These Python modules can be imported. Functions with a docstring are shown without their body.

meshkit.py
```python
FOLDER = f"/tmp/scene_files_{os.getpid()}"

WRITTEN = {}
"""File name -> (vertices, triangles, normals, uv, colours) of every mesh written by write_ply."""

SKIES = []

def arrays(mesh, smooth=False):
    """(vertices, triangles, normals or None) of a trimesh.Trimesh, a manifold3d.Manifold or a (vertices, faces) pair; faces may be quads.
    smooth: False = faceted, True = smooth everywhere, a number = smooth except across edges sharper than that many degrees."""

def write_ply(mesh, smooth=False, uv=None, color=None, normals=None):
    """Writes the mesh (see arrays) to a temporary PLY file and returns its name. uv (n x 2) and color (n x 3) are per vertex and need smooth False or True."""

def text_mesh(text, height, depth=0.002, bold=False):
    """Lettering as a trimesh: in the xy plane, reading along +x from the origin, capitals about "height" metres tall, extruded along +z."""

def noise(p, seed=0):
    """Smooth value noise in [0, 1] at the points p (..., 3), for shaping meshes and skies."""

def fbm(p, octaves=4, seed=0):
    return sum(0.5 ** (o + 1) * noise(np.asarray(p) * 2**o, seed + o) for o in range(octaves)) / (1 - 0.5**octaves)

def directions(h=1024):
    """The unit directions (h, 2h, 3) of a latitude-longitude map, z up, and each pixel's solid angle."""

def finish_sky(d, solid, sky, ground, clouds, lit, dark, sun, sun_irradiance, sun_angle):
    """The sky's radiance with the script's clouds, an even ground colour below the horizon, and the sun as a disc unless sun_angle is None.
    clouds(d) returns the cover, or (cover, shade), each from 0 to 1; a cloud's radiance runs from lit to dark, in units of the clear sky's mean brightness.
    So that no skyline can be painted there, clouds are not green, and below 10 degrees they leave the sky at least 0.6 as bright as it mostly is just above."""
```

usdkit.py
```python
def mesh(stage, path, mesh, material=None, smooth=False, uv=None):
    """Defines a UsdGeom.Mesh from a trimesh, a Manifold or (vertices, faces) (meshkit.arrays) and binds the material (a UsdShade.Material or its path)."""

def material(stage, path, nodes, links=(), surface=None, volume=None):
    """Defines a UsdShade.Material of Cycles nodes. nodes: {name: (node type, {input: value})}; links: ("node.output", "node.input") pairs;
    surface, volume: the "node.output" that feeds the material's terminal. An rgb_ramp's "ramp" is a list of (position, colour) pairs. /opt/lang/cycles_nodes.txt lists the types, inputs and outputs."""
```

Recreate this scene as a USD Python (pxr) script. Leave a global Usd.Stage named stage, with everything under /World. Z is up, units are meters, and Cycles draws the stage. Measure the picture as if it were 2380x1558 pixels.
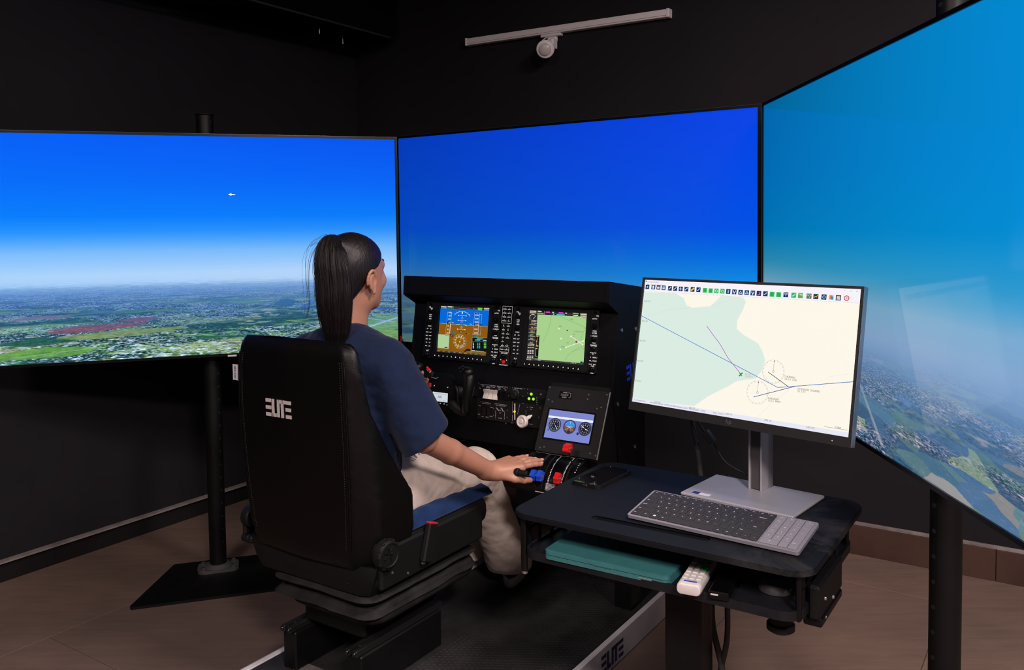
import math, numpy as np, trimesh, usdkit, meshkit, manifold3d
from pxr import Usd, UsdGeom, UsdLux, UsdShade, Gf, Sdf, Vt
from shapely.geometry import Polygon, box as sbox, Point, LineString
from scipy.spatial import cKDTree
stage = Usd.Stage.CreateInMemory()
UsdGeom.SetStageUpAxis(stage, 'Z'); UsdGeom.SetStageMetersPerUnit(stage, 1.0)
UsdGeom.Xform.Define(stage, '/World')
# ---------------------------------------------------------------- camera
CAMZ, FPX, PITCH, ROLL, CY = 1.32, 1972.5, .0507, -.0128, 622.7
cam = UsdGeom.Camera.Define(stage, '/World/camera')
Fv = np.array([0, math.cos(PITCH), -math.sin(PITCH)]); U0 = np.array([0, math.sin(PITCH), math.cos(PITCH)]); R0 = np.array([1., 0, 0])
Rv = math.cos(ROLL)*R0+math.sin(ROLL)*U0; Uv = -math.sin(ROLL)*R0+math.cos(ROLL)*U0
M = Gf.Matrix4d(*[float(x) for x in (*Rv, 0, *Uv, 0, *(-Fv), 0, 0, 0, CAMZ, 1)])
cam.AddTransformOp().Set(M)
cam.CreateHorizontalApertureAttr(36.0); cam.CreateFocalLengthAttr(36.0*FPX/2380)
cam.CreateVerticalApertureOffsetAttr(-(779-CY)/2380*36.0)
cam.CreateClippingRangeAttr(Gf.Vec2f(.05, 100)); cam.CreateExposureAttr(0.0)
# ---------------------------------------------------------------- room frame: everything stands square to the middle display
A = -.5879
def W(p):                                   # room frame (r right, f forward, z up) to world
    p = np.asarray(p, float); c, s = math.cos(A), math.sin(A)
    return np.stack([p[..., 0]*c-p[..., 1]*s, p[..., 0]*s+p[..., 1]*c, p[..., 2]], -1)
def lin(c):
    c = np.asarray(c, float)/255
    return np.where(c <= .04045, c/12.92, ((c+.055)/1.055)**2.4)
# ---------------------------------------------------------------- lamps: two ceiling panels behind and to the right of the camera
def ceiling_panel(name, r, f, z, w, h, power, col):
    l = UsdLux.RectLight.Define(stage, '/World/'+name)
    l.CreateWidthAttr(w); l.CreateHeightAttr(h); l.CreateIntensityAttr(power); l.CreateColorAttr(Gf.Vec3f(*col))
    l.AddTranslateOp().Set(Gf.Vec3d(*[float(x) for x in W([r, f, z])])); l.AddRotateZOp().Set(math.degrees(A))
    return l
ceiling_panel('ceiling_light', .45, 1.55, 2.80, .6, .6, 80.0, (1.0, .84, .80))
ceiling_panel('ceiling_light_001', -.95, -1.15, 2.80, .6, .6, 72.0, (1.0, .82, .77))
ceiling_panel('ceiling_light_002', 1.35, -.55, 2.80, .6, .6, 160.0, (1.0, .84, .80))
dome = UsdLux.DomeLight.Define(stage, '/World/dome'); dome.CreateIntensityAttr(0.0)
# ---------------------------------------------------------------- naming and tagging
_used = {}
def numbered(parent, name):
    k = (str(parent), name); n = _used.get(k, 0); _used[k] = n+1
    return name if n == 0 else f'{name}_{n:03d}'
def tag(p, label=None, cat=None, group=None, kind=None):
    for k, v in (('label', label), ('category', cat), ('group', group), ('kind', kind)):
        if v: p.SetCustomDataByKey(k, v)
class T:
    """A thing: an Xform at its base, square to the room unless told otherwise; its parts are given in room coordinates (or local ones when loc)."""
    def __init__(s, name, label, cat, base, rot=None, world=None, group=None, kind=None):
        s.path = '/World/'+numbered('/World', name)
        x = UsdGeom.Xform.Define(stage, s.path); s.prim = x.GetPrim()
        s.base = np.asarray(base, float); s.w = W(s.base) if world is None else np.asarray(world, float)
        if world is not None: s.base = np.zeros(3)
        x.AddTranslateOp().Set(Gf.Vec3d(*[float(v) for v in s.w])); x.AddRotateZOp().Set(math.degrees(A if rot is None else rot))
        tag(s.prim, label, cat, group, kind)
    def part(s, name, mesh, m, parent=None, smooth=30, label=None, kind=None):
        if isinstance(mesh, list): mesh = cat(mesh)
        v, f = vf(mesh); par = parent or s.path; path = f'{par}/{numbered(par, name)}'
        u = usdkit.mesh(stage, path, (v-s.base, f), m, smooth=smooth)
        tag(u.GetPrim(), label, None, None, kind)
        return path
    def colored(s, name, v, f, c, m, parent=None, label=None, kind=None):
        par = parent or s.path; path = f'{par}/{numbered(par, name)}'
        u = usdkit.mesh(stage, path, (np.asarray(v)-s.base, f), m)
        UsdGeom.PrimvarsAPI(u).CreatePrimvar('col', Sdf.ValueTypeNames.Color3fArray, 'vertex').Set(Vt.Vec3fArray.FromNumpy(np.asarray(c, np.float32)))
        tag(u.GetPrim(), label, kind=kind)
        return path
def struct(name, mesh, m, smooth=30):
    v, f = vf(mesh); u = usdkit.mesh(stage, '/World/'+numbered('/World', name), (W(v), f), m, smooth=smooth); tag(u.GetPrim(), kind='structure'); return u
# ---------------------------------------------------------------- mesh helpers
def vf(m):
    if isinstance(m, tuple): return np.asarray(m[0], float), np.asarray(m[1], int)
    if hasattr(m, 'to_mesh'):
        q = m.to_mesh(); return np.array(q.vert_properties[:, :3], float), np.array(q.tri_verts, int)
    return np.asarray(m.vertices, float), np.asarray(m.faces, int)
def cat(ms):
    vs, fs, n = [], [], 0
    for m in ms:
        v, f = vf(m)
        if f.shape[1] == 4: f = np.vstack([f[:, [0, 1, 2]], f[:, [0, 2, 3]]])
        vs.append(v); fs.append(f+n); n += len(v)
    return np.vstack(vs), np.vstack(fs)
def hull(pts): return manifold3d.Manifold.hull_points(np.asarray(pts, np.float64))
class Fr:
    """A local frame: origin and x, y axes in room coordinates."""
    def __init__(s, o, x, y):
        s.o = np.asarray(o, float); s.x = np.asarray(x, float)/np.linalg.norm(x); y = np.asarray(y, float); y = y-s.x*(y@s.x); s.y = y/np.linalg.norm(y); s.z = np.cross(s.x, s.y)
    def __call__(s, p): p = np.asarray(p, float); return s.o+p[..., :1]*s.x+p[..., 1:2]*s.y+p[..., 2:3]*s.z
    def m(s, mesh): v, f = vf(mesh); return s(v), f
ID = Fr([0, 0, 0], [1, 0, 0], [0, 1, 0])
def box(x0, x1, y0, y1, z0, z1, b=.002, fr=ID):
    b = min(b, (x1-x0)*.45, (y1-y0)*.45, (z1-z0)*.45)
    p = []
    for X, sx in ((x0, 1), (x1, -1)):
        for Y, sy in ((y0, 1), (y1, -1)):
            for Z, sz in ((z0, 1), (z1, -1)):
                p += [(X, Y+sy*b, Z+sz*b), (X+sx*b, Y, Z+sz*b), (X+sx*b, Y+sy*b, Z)]
    return fr.m(hull(p))
def cyl(p0, p1, r0, r1=None, n=20, b=0):
    p0, p1 = np.asarray(p0, float), np.asarray(p1, float); r1 = r0 if r1 is None else r1
    d = (p1-p0)/np.linalg.norm(p1-p0); a = np.cross(d, [0, 0, 1.] if abs(d[2]) < .9 else [1., 0, 0]); a /= np.linalg.norm(a); c = np.cross(d, a)
    t = np.arange(n)*2*np.pi/n; ring = np.cos(t)[:, None]*a+np.sin(t)[:, None]*c
    L = [(p0, r0), (p1, r1)] if not b else [(p0, r0-b), (p0+d*b, r0), (p1-d*b, r1), (p1, r1-b)]
    return hull(np.vstack([o+ring*r for o, r in L]))
def lathe(prof, o, d, n=32):
    """prof: (radius, height) pairs; turned about axis d at o; ends closed."""
    o, d = np.asarray(o, float), np.asarray(d, float)/np.linalg.norm(d); a = np.cross(d, [0, 0, 1.] if abs(d[2]) < .9 else [1., 0, 0]); a /= np.linalg.norm(a); c = np.cross(d, a)
    t = np.arange(n)*2*np.pi/n; ring = np.cos(t)[:, None]*a+np.sin(t)[:, None]*c
    v = [o+d*prof[0][1]]+[o+d*h+x*r for r, h in prof for x in ring]+[o+d*prof[-1][1]]; k = len(prof); f = []
    for i in range(n):
        j = (i+1) % n; f.append((0, 1+j, 1+i)); f.append((1+k*n, 1+(k-1)*n+i, 1+(k-1)*n+j))
        for q in range(k-1):
            a0, a1, b0, b1 = 1+q*n+i, 1+q*n+j, 1+(q+1)*n+i, 1+(q+1)*n+j; f += [(a0, a1, b1), (a0, b1, b0)]
    return np.array(v), np.array(f)
def smooth_path(pts, n):
    from scipy.interpolate import CubicSpline
    pts = np.asarray(pts, float); t = np.r_[0, np.cumsum(np.linalg.norm(np.diff(pts, axis=0), axis=1))]
    return CubicSpline(t, pts)(np.linspace(0, t[-1], n))
def tube(pts, r, n=8, squash=None):
    pts = np.asarray(pts, float); k = len(pts); r = np.broadcast_to(np.asarray(r, float), (k,)); d = np.gradient(pts, axis=0); d /= np.linalg.norm(d, axis=1)[:, None]
    a = np.cross(d[0], [0, 0, 1.]); a = np.cross(d[0], [1., 0, 0]) if np.linalg.norm(a) < .1 else a; t = np.arange(n)*2*np.pi/n; v = []
    for i in range(k):
        a = a-d[i]*(a@d[i]); a /= np.linalg.norm(a); c = np.cross(d[i], a)
        v.append(pts[i]+r[i]*(np.cos(t)[:, None]*a+np.sin(t)[:, None]*c))
    v = np.vstack(v+[pts[:1], pts[-1:]]); f = []
    for q in range(k-1):
        for i in range(n):
            j = (i+1) % n; a0, a1, b0, b1 = q*n+i, q*n+j, (q+1)*n+i, (q+1)*n+j; f += [(a0, a1, b1), (a0, b1, b0)]
    for i in range(n):
        j = (i+1) % n; f += [(k*n, j, i), (k*n+1, (k-1)*n+i, (k-1)*n+j)]
    return v, np.array(f)
def loft(secs, caps=True):
    """secs: list of (n,3) rings."""
    n, k = len(secs[0]), len(secs); v = list(np.vstack(secs)); f = []
    for q in range(k-1):
        for i in range(n):
            j = (i+1) % n; a0, a1, b0, b1 = q*n+i, q*n+j, (q+1)*n+i, (q+1)*n+j; f += [(a0, a1, b1), (a0, b1, b0)]
    if caps:
        v += [secs[0].mean(0), secs[-1].mean(0)]
        for i in range(n):
            j = (i+1) % n; f += [(k*n, j, i), (k*n+1, (k-1)*n+i, (k-1)*n+j)]
    return np.array(v), np.array(f)
def rrect(w, h, r, cx=0, cy=0): return sbox(cx-w/2+r, cy-h/2+r, cx+w/2-r, cy+h/2-r).buffer(r, quad_segs=6)
def prism(shape, h, fr=ID, z=0):
    g = [shape] if shape.geom_type == 'Polygon' else list(shape.geoms); ms = []
    for q in g:
        m = trimesh.creation.extrude_polygon(q, h, engine='earcut'); ms.append((m.vertices+[0, 0, z], m.faces))
    return fr.m(cat(ms))
def ringpts(poly, n):
    poly = poly if poly.geom_type == 'Polygon' else max(poly.geoms, key=lambda q: q.area)
    L = LineString(poly.exterior.coords); return np.array([L.interpolate(i/n, normalized=True).coords[0] for i in range(n)])
def ball(c, r, s=(1, 1, 1), sub=2):
    m = trimesh.creation.icosphere(sub, 1.0); return m.vertices*np.array(s)*r+np.asarray(c), m.faces
def text2(txt, h, bold=False):
    m = meshkit.text_mesh(txt, h, .001, bold); k = m.face_normals[:, 2] > .5; t = m.submesh([np.nonzero(k)[0]], append=True); v = np.array(t.vertices); v[:, 2] = 0; return v, np.array(t.faces)
def elite(h):
    """The simulator maker's word mark in bars: E of three bars, L, I, T, E of three bars. Unit: capital height h; returns shapely rectangles."""
    b = []; s = h
    for y in (0, .4, .8): b += [sbox(0, y*s, .42*s, (y+.2)*s), sbox(1.62*s, y*s, 2.05*s, (y+.2)*s)]
    b += [sbox(.5*s, 0, .68*s, s), sbox(.5*s, 0, .86*s, .2*s), sbox(.93*s, 0, 1.11*s, s), sbox(1.02*s, .8*s, 1.58*s, s), sbox(1.25*s, 0, 1.44*s, s)]
    return b
# ---------------------------------------------------------------- materials
_m = {}
def mat(name, base, rough=.5, metal=0., spec=.5, var=0., vscale=6., bump=0., bscale=200., emit=None, strength=0., coat=0., sheen=0., rvar=0., sub=0., detail=4.):
    if name in _m: return _m[name]
    base = tuple(float(x) for x in base)
    n = {'p': ('principled_bsdf', {'base_color': base, 'roughness': rough, 'metallic': metal, 'specular_ior_level': spec, 'coat_weight': coat, 'sheen_weight': sheen})}
    l = []
    if sub: n['p'][1].update({'subsurface_weight': sub, 'subsurface_scale': .008})
    if emit is not None: n['p'][1].update({'emission_color': tuple(float(x) for x in emit), 'emission_strength': strength})
    if var or bump or rvar: n['tc'] = ('texture_coordinate', {})
    if var or rvar:
        n['n'] = ('noise_texture', {'scale': vscale, 'detail': detail, 'roughness': .6}); l.append(('tc.object', 'n.vector'))
    if var:
        n['r'] = ('rgb_ramp', {'ramp': [(.3, tuple(x*(1-var) for x in base)), (.7, tuple(min(1, x*(1+var)) for x in base))]})
        l += [('n.fac', 'r.fac'), ('r.color', 'p.base_color')]
    if rvar:
        n['q'] = ('map_range', {'from_min': .3, 'from_max': .7, 'to_min': max(.02, rough-rvar), 'to_max': min(1, rough+rvar), 'clamp': True}); l += [('n.fac', 'q.value'), ('q.result', 'p.roughness')]
    if bump:
        n['bn'] = ('noise_texture', {'scale': bscale, 'detail': 2.}); n['b'] = ('bump', {'strength': bump, 'distance': .002})
        l += [('tc.object', 'bn.vector'), ('bn.fac', 'b.height'), ('b.normal', 'p.normal')]
    _m[name] = usdkit.material(stage, '/World/Looks/'+name, n, l, surface='p.BSDF'); return _m[name]
def screen_mat(name, rough, spec, strength=1.):
    return usdkit.material(stage, '/World/Looks/'+name, {'a': ('attribute', {'attribute': 'col'}), 'p': ('principled_bsdf', {'base_color': (.004, .004, .005), 'roughness': rough, 'specular_ior_level': spec, 'emission_strength': strength})}, [('a.color', 'p.emission_color')], surface='p.BSDF')
M_tv = screen_mat('display_glass', .06, .10)
M_ui = screen_mat('instrument_screen', .25, .3)
M_print = usdkit.material(stage, '/World/Looks/flat_print', {'a': ('attribute', {'attribute': 'col'}), 'p': ('principled_bsdf', {'roughness': .6, 'specular_ior_level': .3})}, [('a.color', 'p.base_color')], surface='p.BSDF')
M_wall = mat('black_wall_paint', (.0150, .0144, .0175), .75, spec=.12, var=.15, vscale=1.2, bump=.15, bscale=60)
M_ceil = mat('black_ceiling_paint', (.002, .002, .0025), .9, spec=.1)
M_black = mat('black_powder_coat', (.0028, .0028, .0032), .5, spec=.25, rvar=.08, vscale=9)
M_blackm = mat('black_matte_plastic', (.0040, .0040, .0046), .6, spec=.25, bump=.2, bscale=700)
M_gloss = mat('black_gloss_plastic', (.002, .002, .0025), .3, spec=.3)
M_panel = mat('black_panel_paint', (.0013, .0015, .0023), .62, spec=.14, bump=.25, bscale=900)
M_vinyl = mat('black_seat_vinyl', (.0013, .0012, .0013), .42, spec=.26, var=.2, vscale=14, bump=.2, bscale=420)
M_cloth = mat('black_seat_cloth', (.0040, .0040, .0044), .85, spec=.2, bump=.4, bscale=900)
M_rubber = mat('dusty_black_rubber', (.014, .0135, .014), .75, spec=.2, var=.5, vscale=11, bump=.2, bscale=300)
M_white = mat('white_plastic', (.62, .58, .57), .4)
M_ivory = mat('ivory_plastic', (.60, .55, .50), .45)
M_steel = mat('bright_steel', (.6, .58, .56), .3, metal=1.)
M_alu = mat('brushed_silver', (.40, .39, .42), .45, metal=.25, var=.08, vscale=5)
M_red = mat('red_plastic', (.62, .012, .012), .35)
M_blue = mat('blue_anodised', (.012, .07, .55), .3)
M_led = mat('green_lamp', (.1, .3, .02), .4, emit=lin((150, 230, 30)), strength=1.1)
M_mark = mat('white_lettering', (.62, .58, .60), .5)
# ---------------------------------------------------------------- the room
WR, BF = -3.36, 3.50                       # left wall, back wall
def wallbox(r0, r1, f0, f1, z0, z1): return box(r0, r1, f0, f1, z0, z1, .001)
struct('wall_left', wallbox(WR-.12, WR, -1.6, BF+.12, 0, 2.85), M_wall)
struct('wall_back', wallbox(WR, -.10, BF, BF+.12, 0, 2.85), M_wall)
struct('wall_return', wallbox(-.10, .02, BF-.02, BF+1.4, 0, 2.85), M_wall)
struct('wall_right', wallbox(2.6, 2.72, -1.6, BF+1.5, 0, 2.85), M_wall)
struct('wall_rear', wallbox(WR, 2.6, -1.72, -1.6, 0, 2.85), M_wall)
struct('wall_far', wallbox(.02, 2.6, BF+1.38, BF+1.5, 0, 2.85), M_wall)
struct('ceiling', wallbox(WR-.12, 2.72, -1.72, BF+1.5, 2.85, 2.95), M_ceil)
# floor: large brown tiles with hairline joints
M_grout = mat('floor_grout', (.055, .038, .032), .8)
fl = struct('floor', wallbox(WR-.12, 2.72, -1.72, BF+1.5, -.06, -.004), M_grout)
def tile_mat(i):
    b = np.array([(.138, .099, .083), (.134, .096, .080), (.142, .102, .085)][i])
    n = {'tc': ('texture_coordinate', {}), 'mp': ('mapping', {'scale': (1.5, 11., 1.), 'rotation': (0, 0, .2)}), 'n': ('noise_texture', {'scale': 3.2, 'detail': 6., 'roughness': .65, 'distortion': .4}),
         'r': ('rgb_ramp', {'ramp': [(.25, tuple(b*.86)), (.5, tuple(b)), (.75, tuple(b*1.13))]}), 'n2': ('noise_texture', {'scale': 2.1, 'detail': 3.}), 'r2': ('rgb_ramp', {'ramp': [(.35, (.86, .84, .82)), (.65, (1.1, 1.02, 1.0))]}),
         'mx': ('mix_color', {'blend_type': 'multiply', 'fac': 1., 'use_clamp': False}), 'n3': ('noise_texture', {'scale': 260., 'detail': 2.}), 'b': ('bump', {'strength': .2, 'distance': .001}),
         'p': ('principled_bsdf', {'roughness': .55, 'specular_ior_level': .2})}
    return usdkit.material(stage, f'/World/Looks/brown_floor_tile_{"abc"[i]}', n, [('tc.object', 'mp.vector'), ('mp.vector', 'n.vector'), ('n.fac', 'r.fac'), ('tc.object', 'n2.vector'), ('n2.fac', 'r2.fac'), ('r.color', 'mx.a'), ('r2.color', 'mx.b'), ('mx.result', 'p.base_color'), ('tc.object', 'n3.vector'), ('n3.fac', 'b.height'), ('b.normal', 'p.normal')], surface='p.BSDF')
TM = [tile_mat(i) for i in range(3)]
rng = np.random.default_rng(4)
tw, tl, gp = .60, 1.20, .0012
for i, r0 in enumerate(np.arange(WR, 2.6, tw)):
    for f0 in np.arange(-1.6-(.6 if i % 2 else 0), BF+1.38, tl):
        a, b_ = max(f0, -1.6), min(f0+tl, BF if r0 < -.12 else BF+1.38)
        if b_-a < .05: continue
        u = usdkit.mesh(stage, f'/World/floor/{numbered("/World/floor", "tile")}', (lambda q: (W(q[0]), q[1]))(box(r0+gp, min(r0+tw, 2.6)-gp, a+gp, b_-gp, -.004, 0, .0008)), TM[int(rng.integers(3))])
M_base = mat('dark_baseboard', (.010, .009, .010), .5, spec=.25, var=.2, vscale=5)
M_ledge = mat('dusty_ledge', (.20, .17, .165), .85, var=.35, vscale=12)
M_skirt = mat('brown_skirting_tile', (.060, .029, .022), .5, var=.25, vscale=4)
struct('baseboard_left', box(WR, WR+.016, -1.6, BF, 0, .075, .002), M_base)
struct('trim_1', box(WR, WR+.034, -1.6, BF, .075, .082, .001), M_ledge)
bb = UsdGeom.Xform.Define(stage, '/World/baseboard_back').GetPrim(); tag(bb, kind='structure')
for i in range(6):
    a, b_ = WR+.034+i*.62, min(WR+.034+(i+1)*.62, -.10)
    if b_-a < .02: continue
    q = box(a+.0008, b_-.0008, BF-.014, BF, 0, .118, .0015); usdkit.mesh(stage, '/World/baseboard_back/'+numbered('/World/baseboard_back', 'skirting_tile'), (W(q[0]), q[1]), M_skirt)
q = box(WR+.034, -.10, BF-.015, BF, .1185, .130, .001); usdkit.mesh(stage, '/World/baseboard_back/dusty_edge', (W(q[0]), q[1]), M_ledge)
M_edge = mat('pale_edge_strip', (.42, .33, .28), .6)
struct('trim_2', box(-.112, -.098, BF-.034, BF-.02, 0, .16, .001), M_edge)
# boxed duct along the left wall under the ceiling
dsh = rrect(1, 1, .1)
t = T('air_duct', 'black boxed air duct high along the left wall with one rounded end corner', 'duct', (-3.2, 1.4, 2.29))
sec = sbox(-.2, 2.33, 3.36, 2.84).union(rrect(1.2, .46, .05, 2.86, 2.535))
t.part('duct_casing', prism(sec, .34, Fr([WR+.002, 0, 0], [0, 1, 0], [0, 0, 1])), M_ceil)
t.part('edge_trim', tube([[WR+.345, -.2, 2.33], [WR+.345, 1.5, 2.32], [WR+.345, 3.40, 2.307]], .005), mat('scuffed_black_trim', (.03, .03, .032), .6))
t.part('hanger_rod', cyl((WR+.2, 3.2, 2.83), (WR+.2, 3.2, 2.26), .003), M_steel); t.part('hanger_rod', cyl((WR+.24, 3.0, 2.83), (WR+.24, 3.0, 2.27), .003), M_steel)
# lamp track on the back wall
M_trk = mat('white_track_enamel', (.82, .77, .79), .45)
t = T('track_light', 'white lamp track on the black back wall with one round spotlight hanging', 'light', (-2.03, 3.47, 2.2))
fr = Fr([-2.569, BF-.034, 2.239], [1.082, 0, -.014], [0, 0, 1])
L = 1.082
t.part('track_rail', cat([box(0, L, -.017, .017, -.034, .0, .002, fr), box(.004, L-.004, -.010, .012, .0, .0035, .001, fr)]), M_trk)
t.part('end_cap', box(-.006, .006, -.019, .019, -.034, .004, .002, fr), M_trk); t.part('end_cap', box(L-.007, L+.007, -.019, .019, -.034, .004, .002, fr), M_trk)
hx = .49
ad = t.part('adapter', cat([box(hx-.055, hx+.055, -.030, -.017, -.030, -.002, .003, fr), box(hx-.02, hx+.03, -.055, -.030, -.026, -.006, .004, fr)]), M_trk)
t.part('power_lead', tube(smooth_path(fr(np.array([[hx-.02, -.03, -.01], [hx-.045, -.05, .0], [hx-.05, -.075, .012], [hx-.03, -.09, .015]])), 14), .003, 6), M_trk)
hd = fr(np.array([hx+.002, -.092, .035])); dn = np.array([.40, -.85, -.26]); dn /= np.linalg.norm(dn)
t.part('yoke_bracket', cat([box(hx+.012, hx+.03, -.09, -.045, -.02, .02, .003, fr), box(hx-.03, hx+.02, -.075, -.05, -.02, .012, .003, fr)]), M_trk)
hp = t.part('lamp_head', lathe([(.024, -.060), (.033, -.056), (.036, -.048), (.037, .0), (.038, .016), (.038, .021), (.035, .023)], hd, -dn), M_trk)
t.part('lamp_rim', lathe([(.0375, -.054), (.0415, -.051), (.0415, -.038), (.0375, -.036)], hd, -dn), M_trk)
t.part('rear_cover', lathe([(.034, .0), (.034, .004), (.027, .008), (.027, .010), (.010, .010)], hd-dn*.023, -dn), M_trk, hp)
t.part('lens', lathe([(.028, -.0575), (.027, -.064), (.020, -.069), (.008, -.071)], hd, -dn), mat('unlit_lens', (.62, .56, .56), .3), hp)

# ---------------------------------------------------------------- the three big displays
TW, TH = 1.43, .8043
def bilerp(stops, U, V):
    """stops: (v, left sRGB, right sRGB)"""
    vs = [s[0] for s in stops]; L = np.array([s[1] for s in stops], float); R = np.array([s[2] for s in stops], float)
    l = np.stack([np.interp(V, vs, L[:, k]) for k in range(3)], -1); r = np.stack([np.interp(V, vs, R[:, k]) for k in range(3)], -1)
    return l*(1-U[..., None])+r*U[..., None]
def aerial(U, V, vh, seed, fields, forest, speck, town, haze, hz, sc=1., spk=.55):
    """Bird's-eye country under a haze: parcels, woods, towns as specks."""
    t = np.maximum(V-vh, 1e-3); D = .36/t; X = (U-.5)*D*1.78; P = np.stack([X*sc, D*1.6*sc, np.zeros_like(D)], -1)
    g = np.random.default_rng(seed); far = np.clip(D/18, 0, 1)
    warp = np.stack([meshkit.fbm(P*1.3, 3, seed+1), meshkit.fbm(P*1.3, 3, seed+2)], -1)*.7
    Q = P[..., :2]+warp; n = 9000; c = np.stack([g.uniform(-22, 22, n), g.uniform(0, 45, n)], -1); k = cKDTree(c).query(Q.reshape(-1, 2))[1].reshape(U.shape)
    col = np.asarray(fields, float)[g.choice(len(fields), n, p=None)][k]*(.85+.3*g.random(n))[k][..., None]
    f1 = meshkit.fbm(P*np.array([.9, 1.2, 1]), 4, seed+5); w = np.clip((f1-.47)*9, 0, 1)[..., None]; f2 = meshkit.fbm(P*6, 3, seed+6); w = w*np.clip((f2-.3)*5, 0, 1)[..., None]
    col = col*(1-w)+np.asarray(forest, float)*(.7+.6*meshkit.noise(P*30, seed+8)[..., None])*w
    tn = np.clip((meshkit.fbm(P*np.array([.8, 1.1, 1]), 4, seed+9)-(.62-town))*8, 0, 1)
    s1 = meshkit.noise(P*np.array([42, 50, 1]), seed+11); s2 = meshkit.noise(P*np.array([84, 96, 1]), seed+12); s0 = meshkit.noise(P*np.array([15, 19, 1]), seed+14)
    near = 1-np.clip((D-2.2)/4, 0, 1); sp = np.clip((s1*(1-near*.4)+s2*near*.4-spk)*7, 0, 1)*.8+np.clip((s0-.72)*6, 0, 1)*.5
    sh = np.clip((.42-s1)*5, 0, 1)*tn
    col = col*(1-.45*sh[..., None]); a = np.clip(sp*(.16+tn), 0, 1)[..., None]*(1-.5*far[..., None]); col = col*(1-a)+np.asarray(speck, float)*(.75+.5*s0[..., None])*a
    return col, P, D, np.clip(t/hz, 0, 1)
def paint_line(col, P, pts, w, c, a=1.):
    L = np.full(P.shape[:2], 9.)
    for p, q in zip(pts[:-1], pts[1:]):
        p, q = np.asarray(p, float), np.asarray(q, float); d = q-p; s = np.clip(((P[..., :2]-p)@d)/(d@d), 0, 1); L = np.minimum(L, np.linalg.norm(P[..., :2]-p-s[..., None]*d, axis=-1))
    k = (a*np.clip((w-L)/(w*.4), 0, 1))[..., None]; return col*(1-k)+np.asarray(c, float)*k
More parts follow.
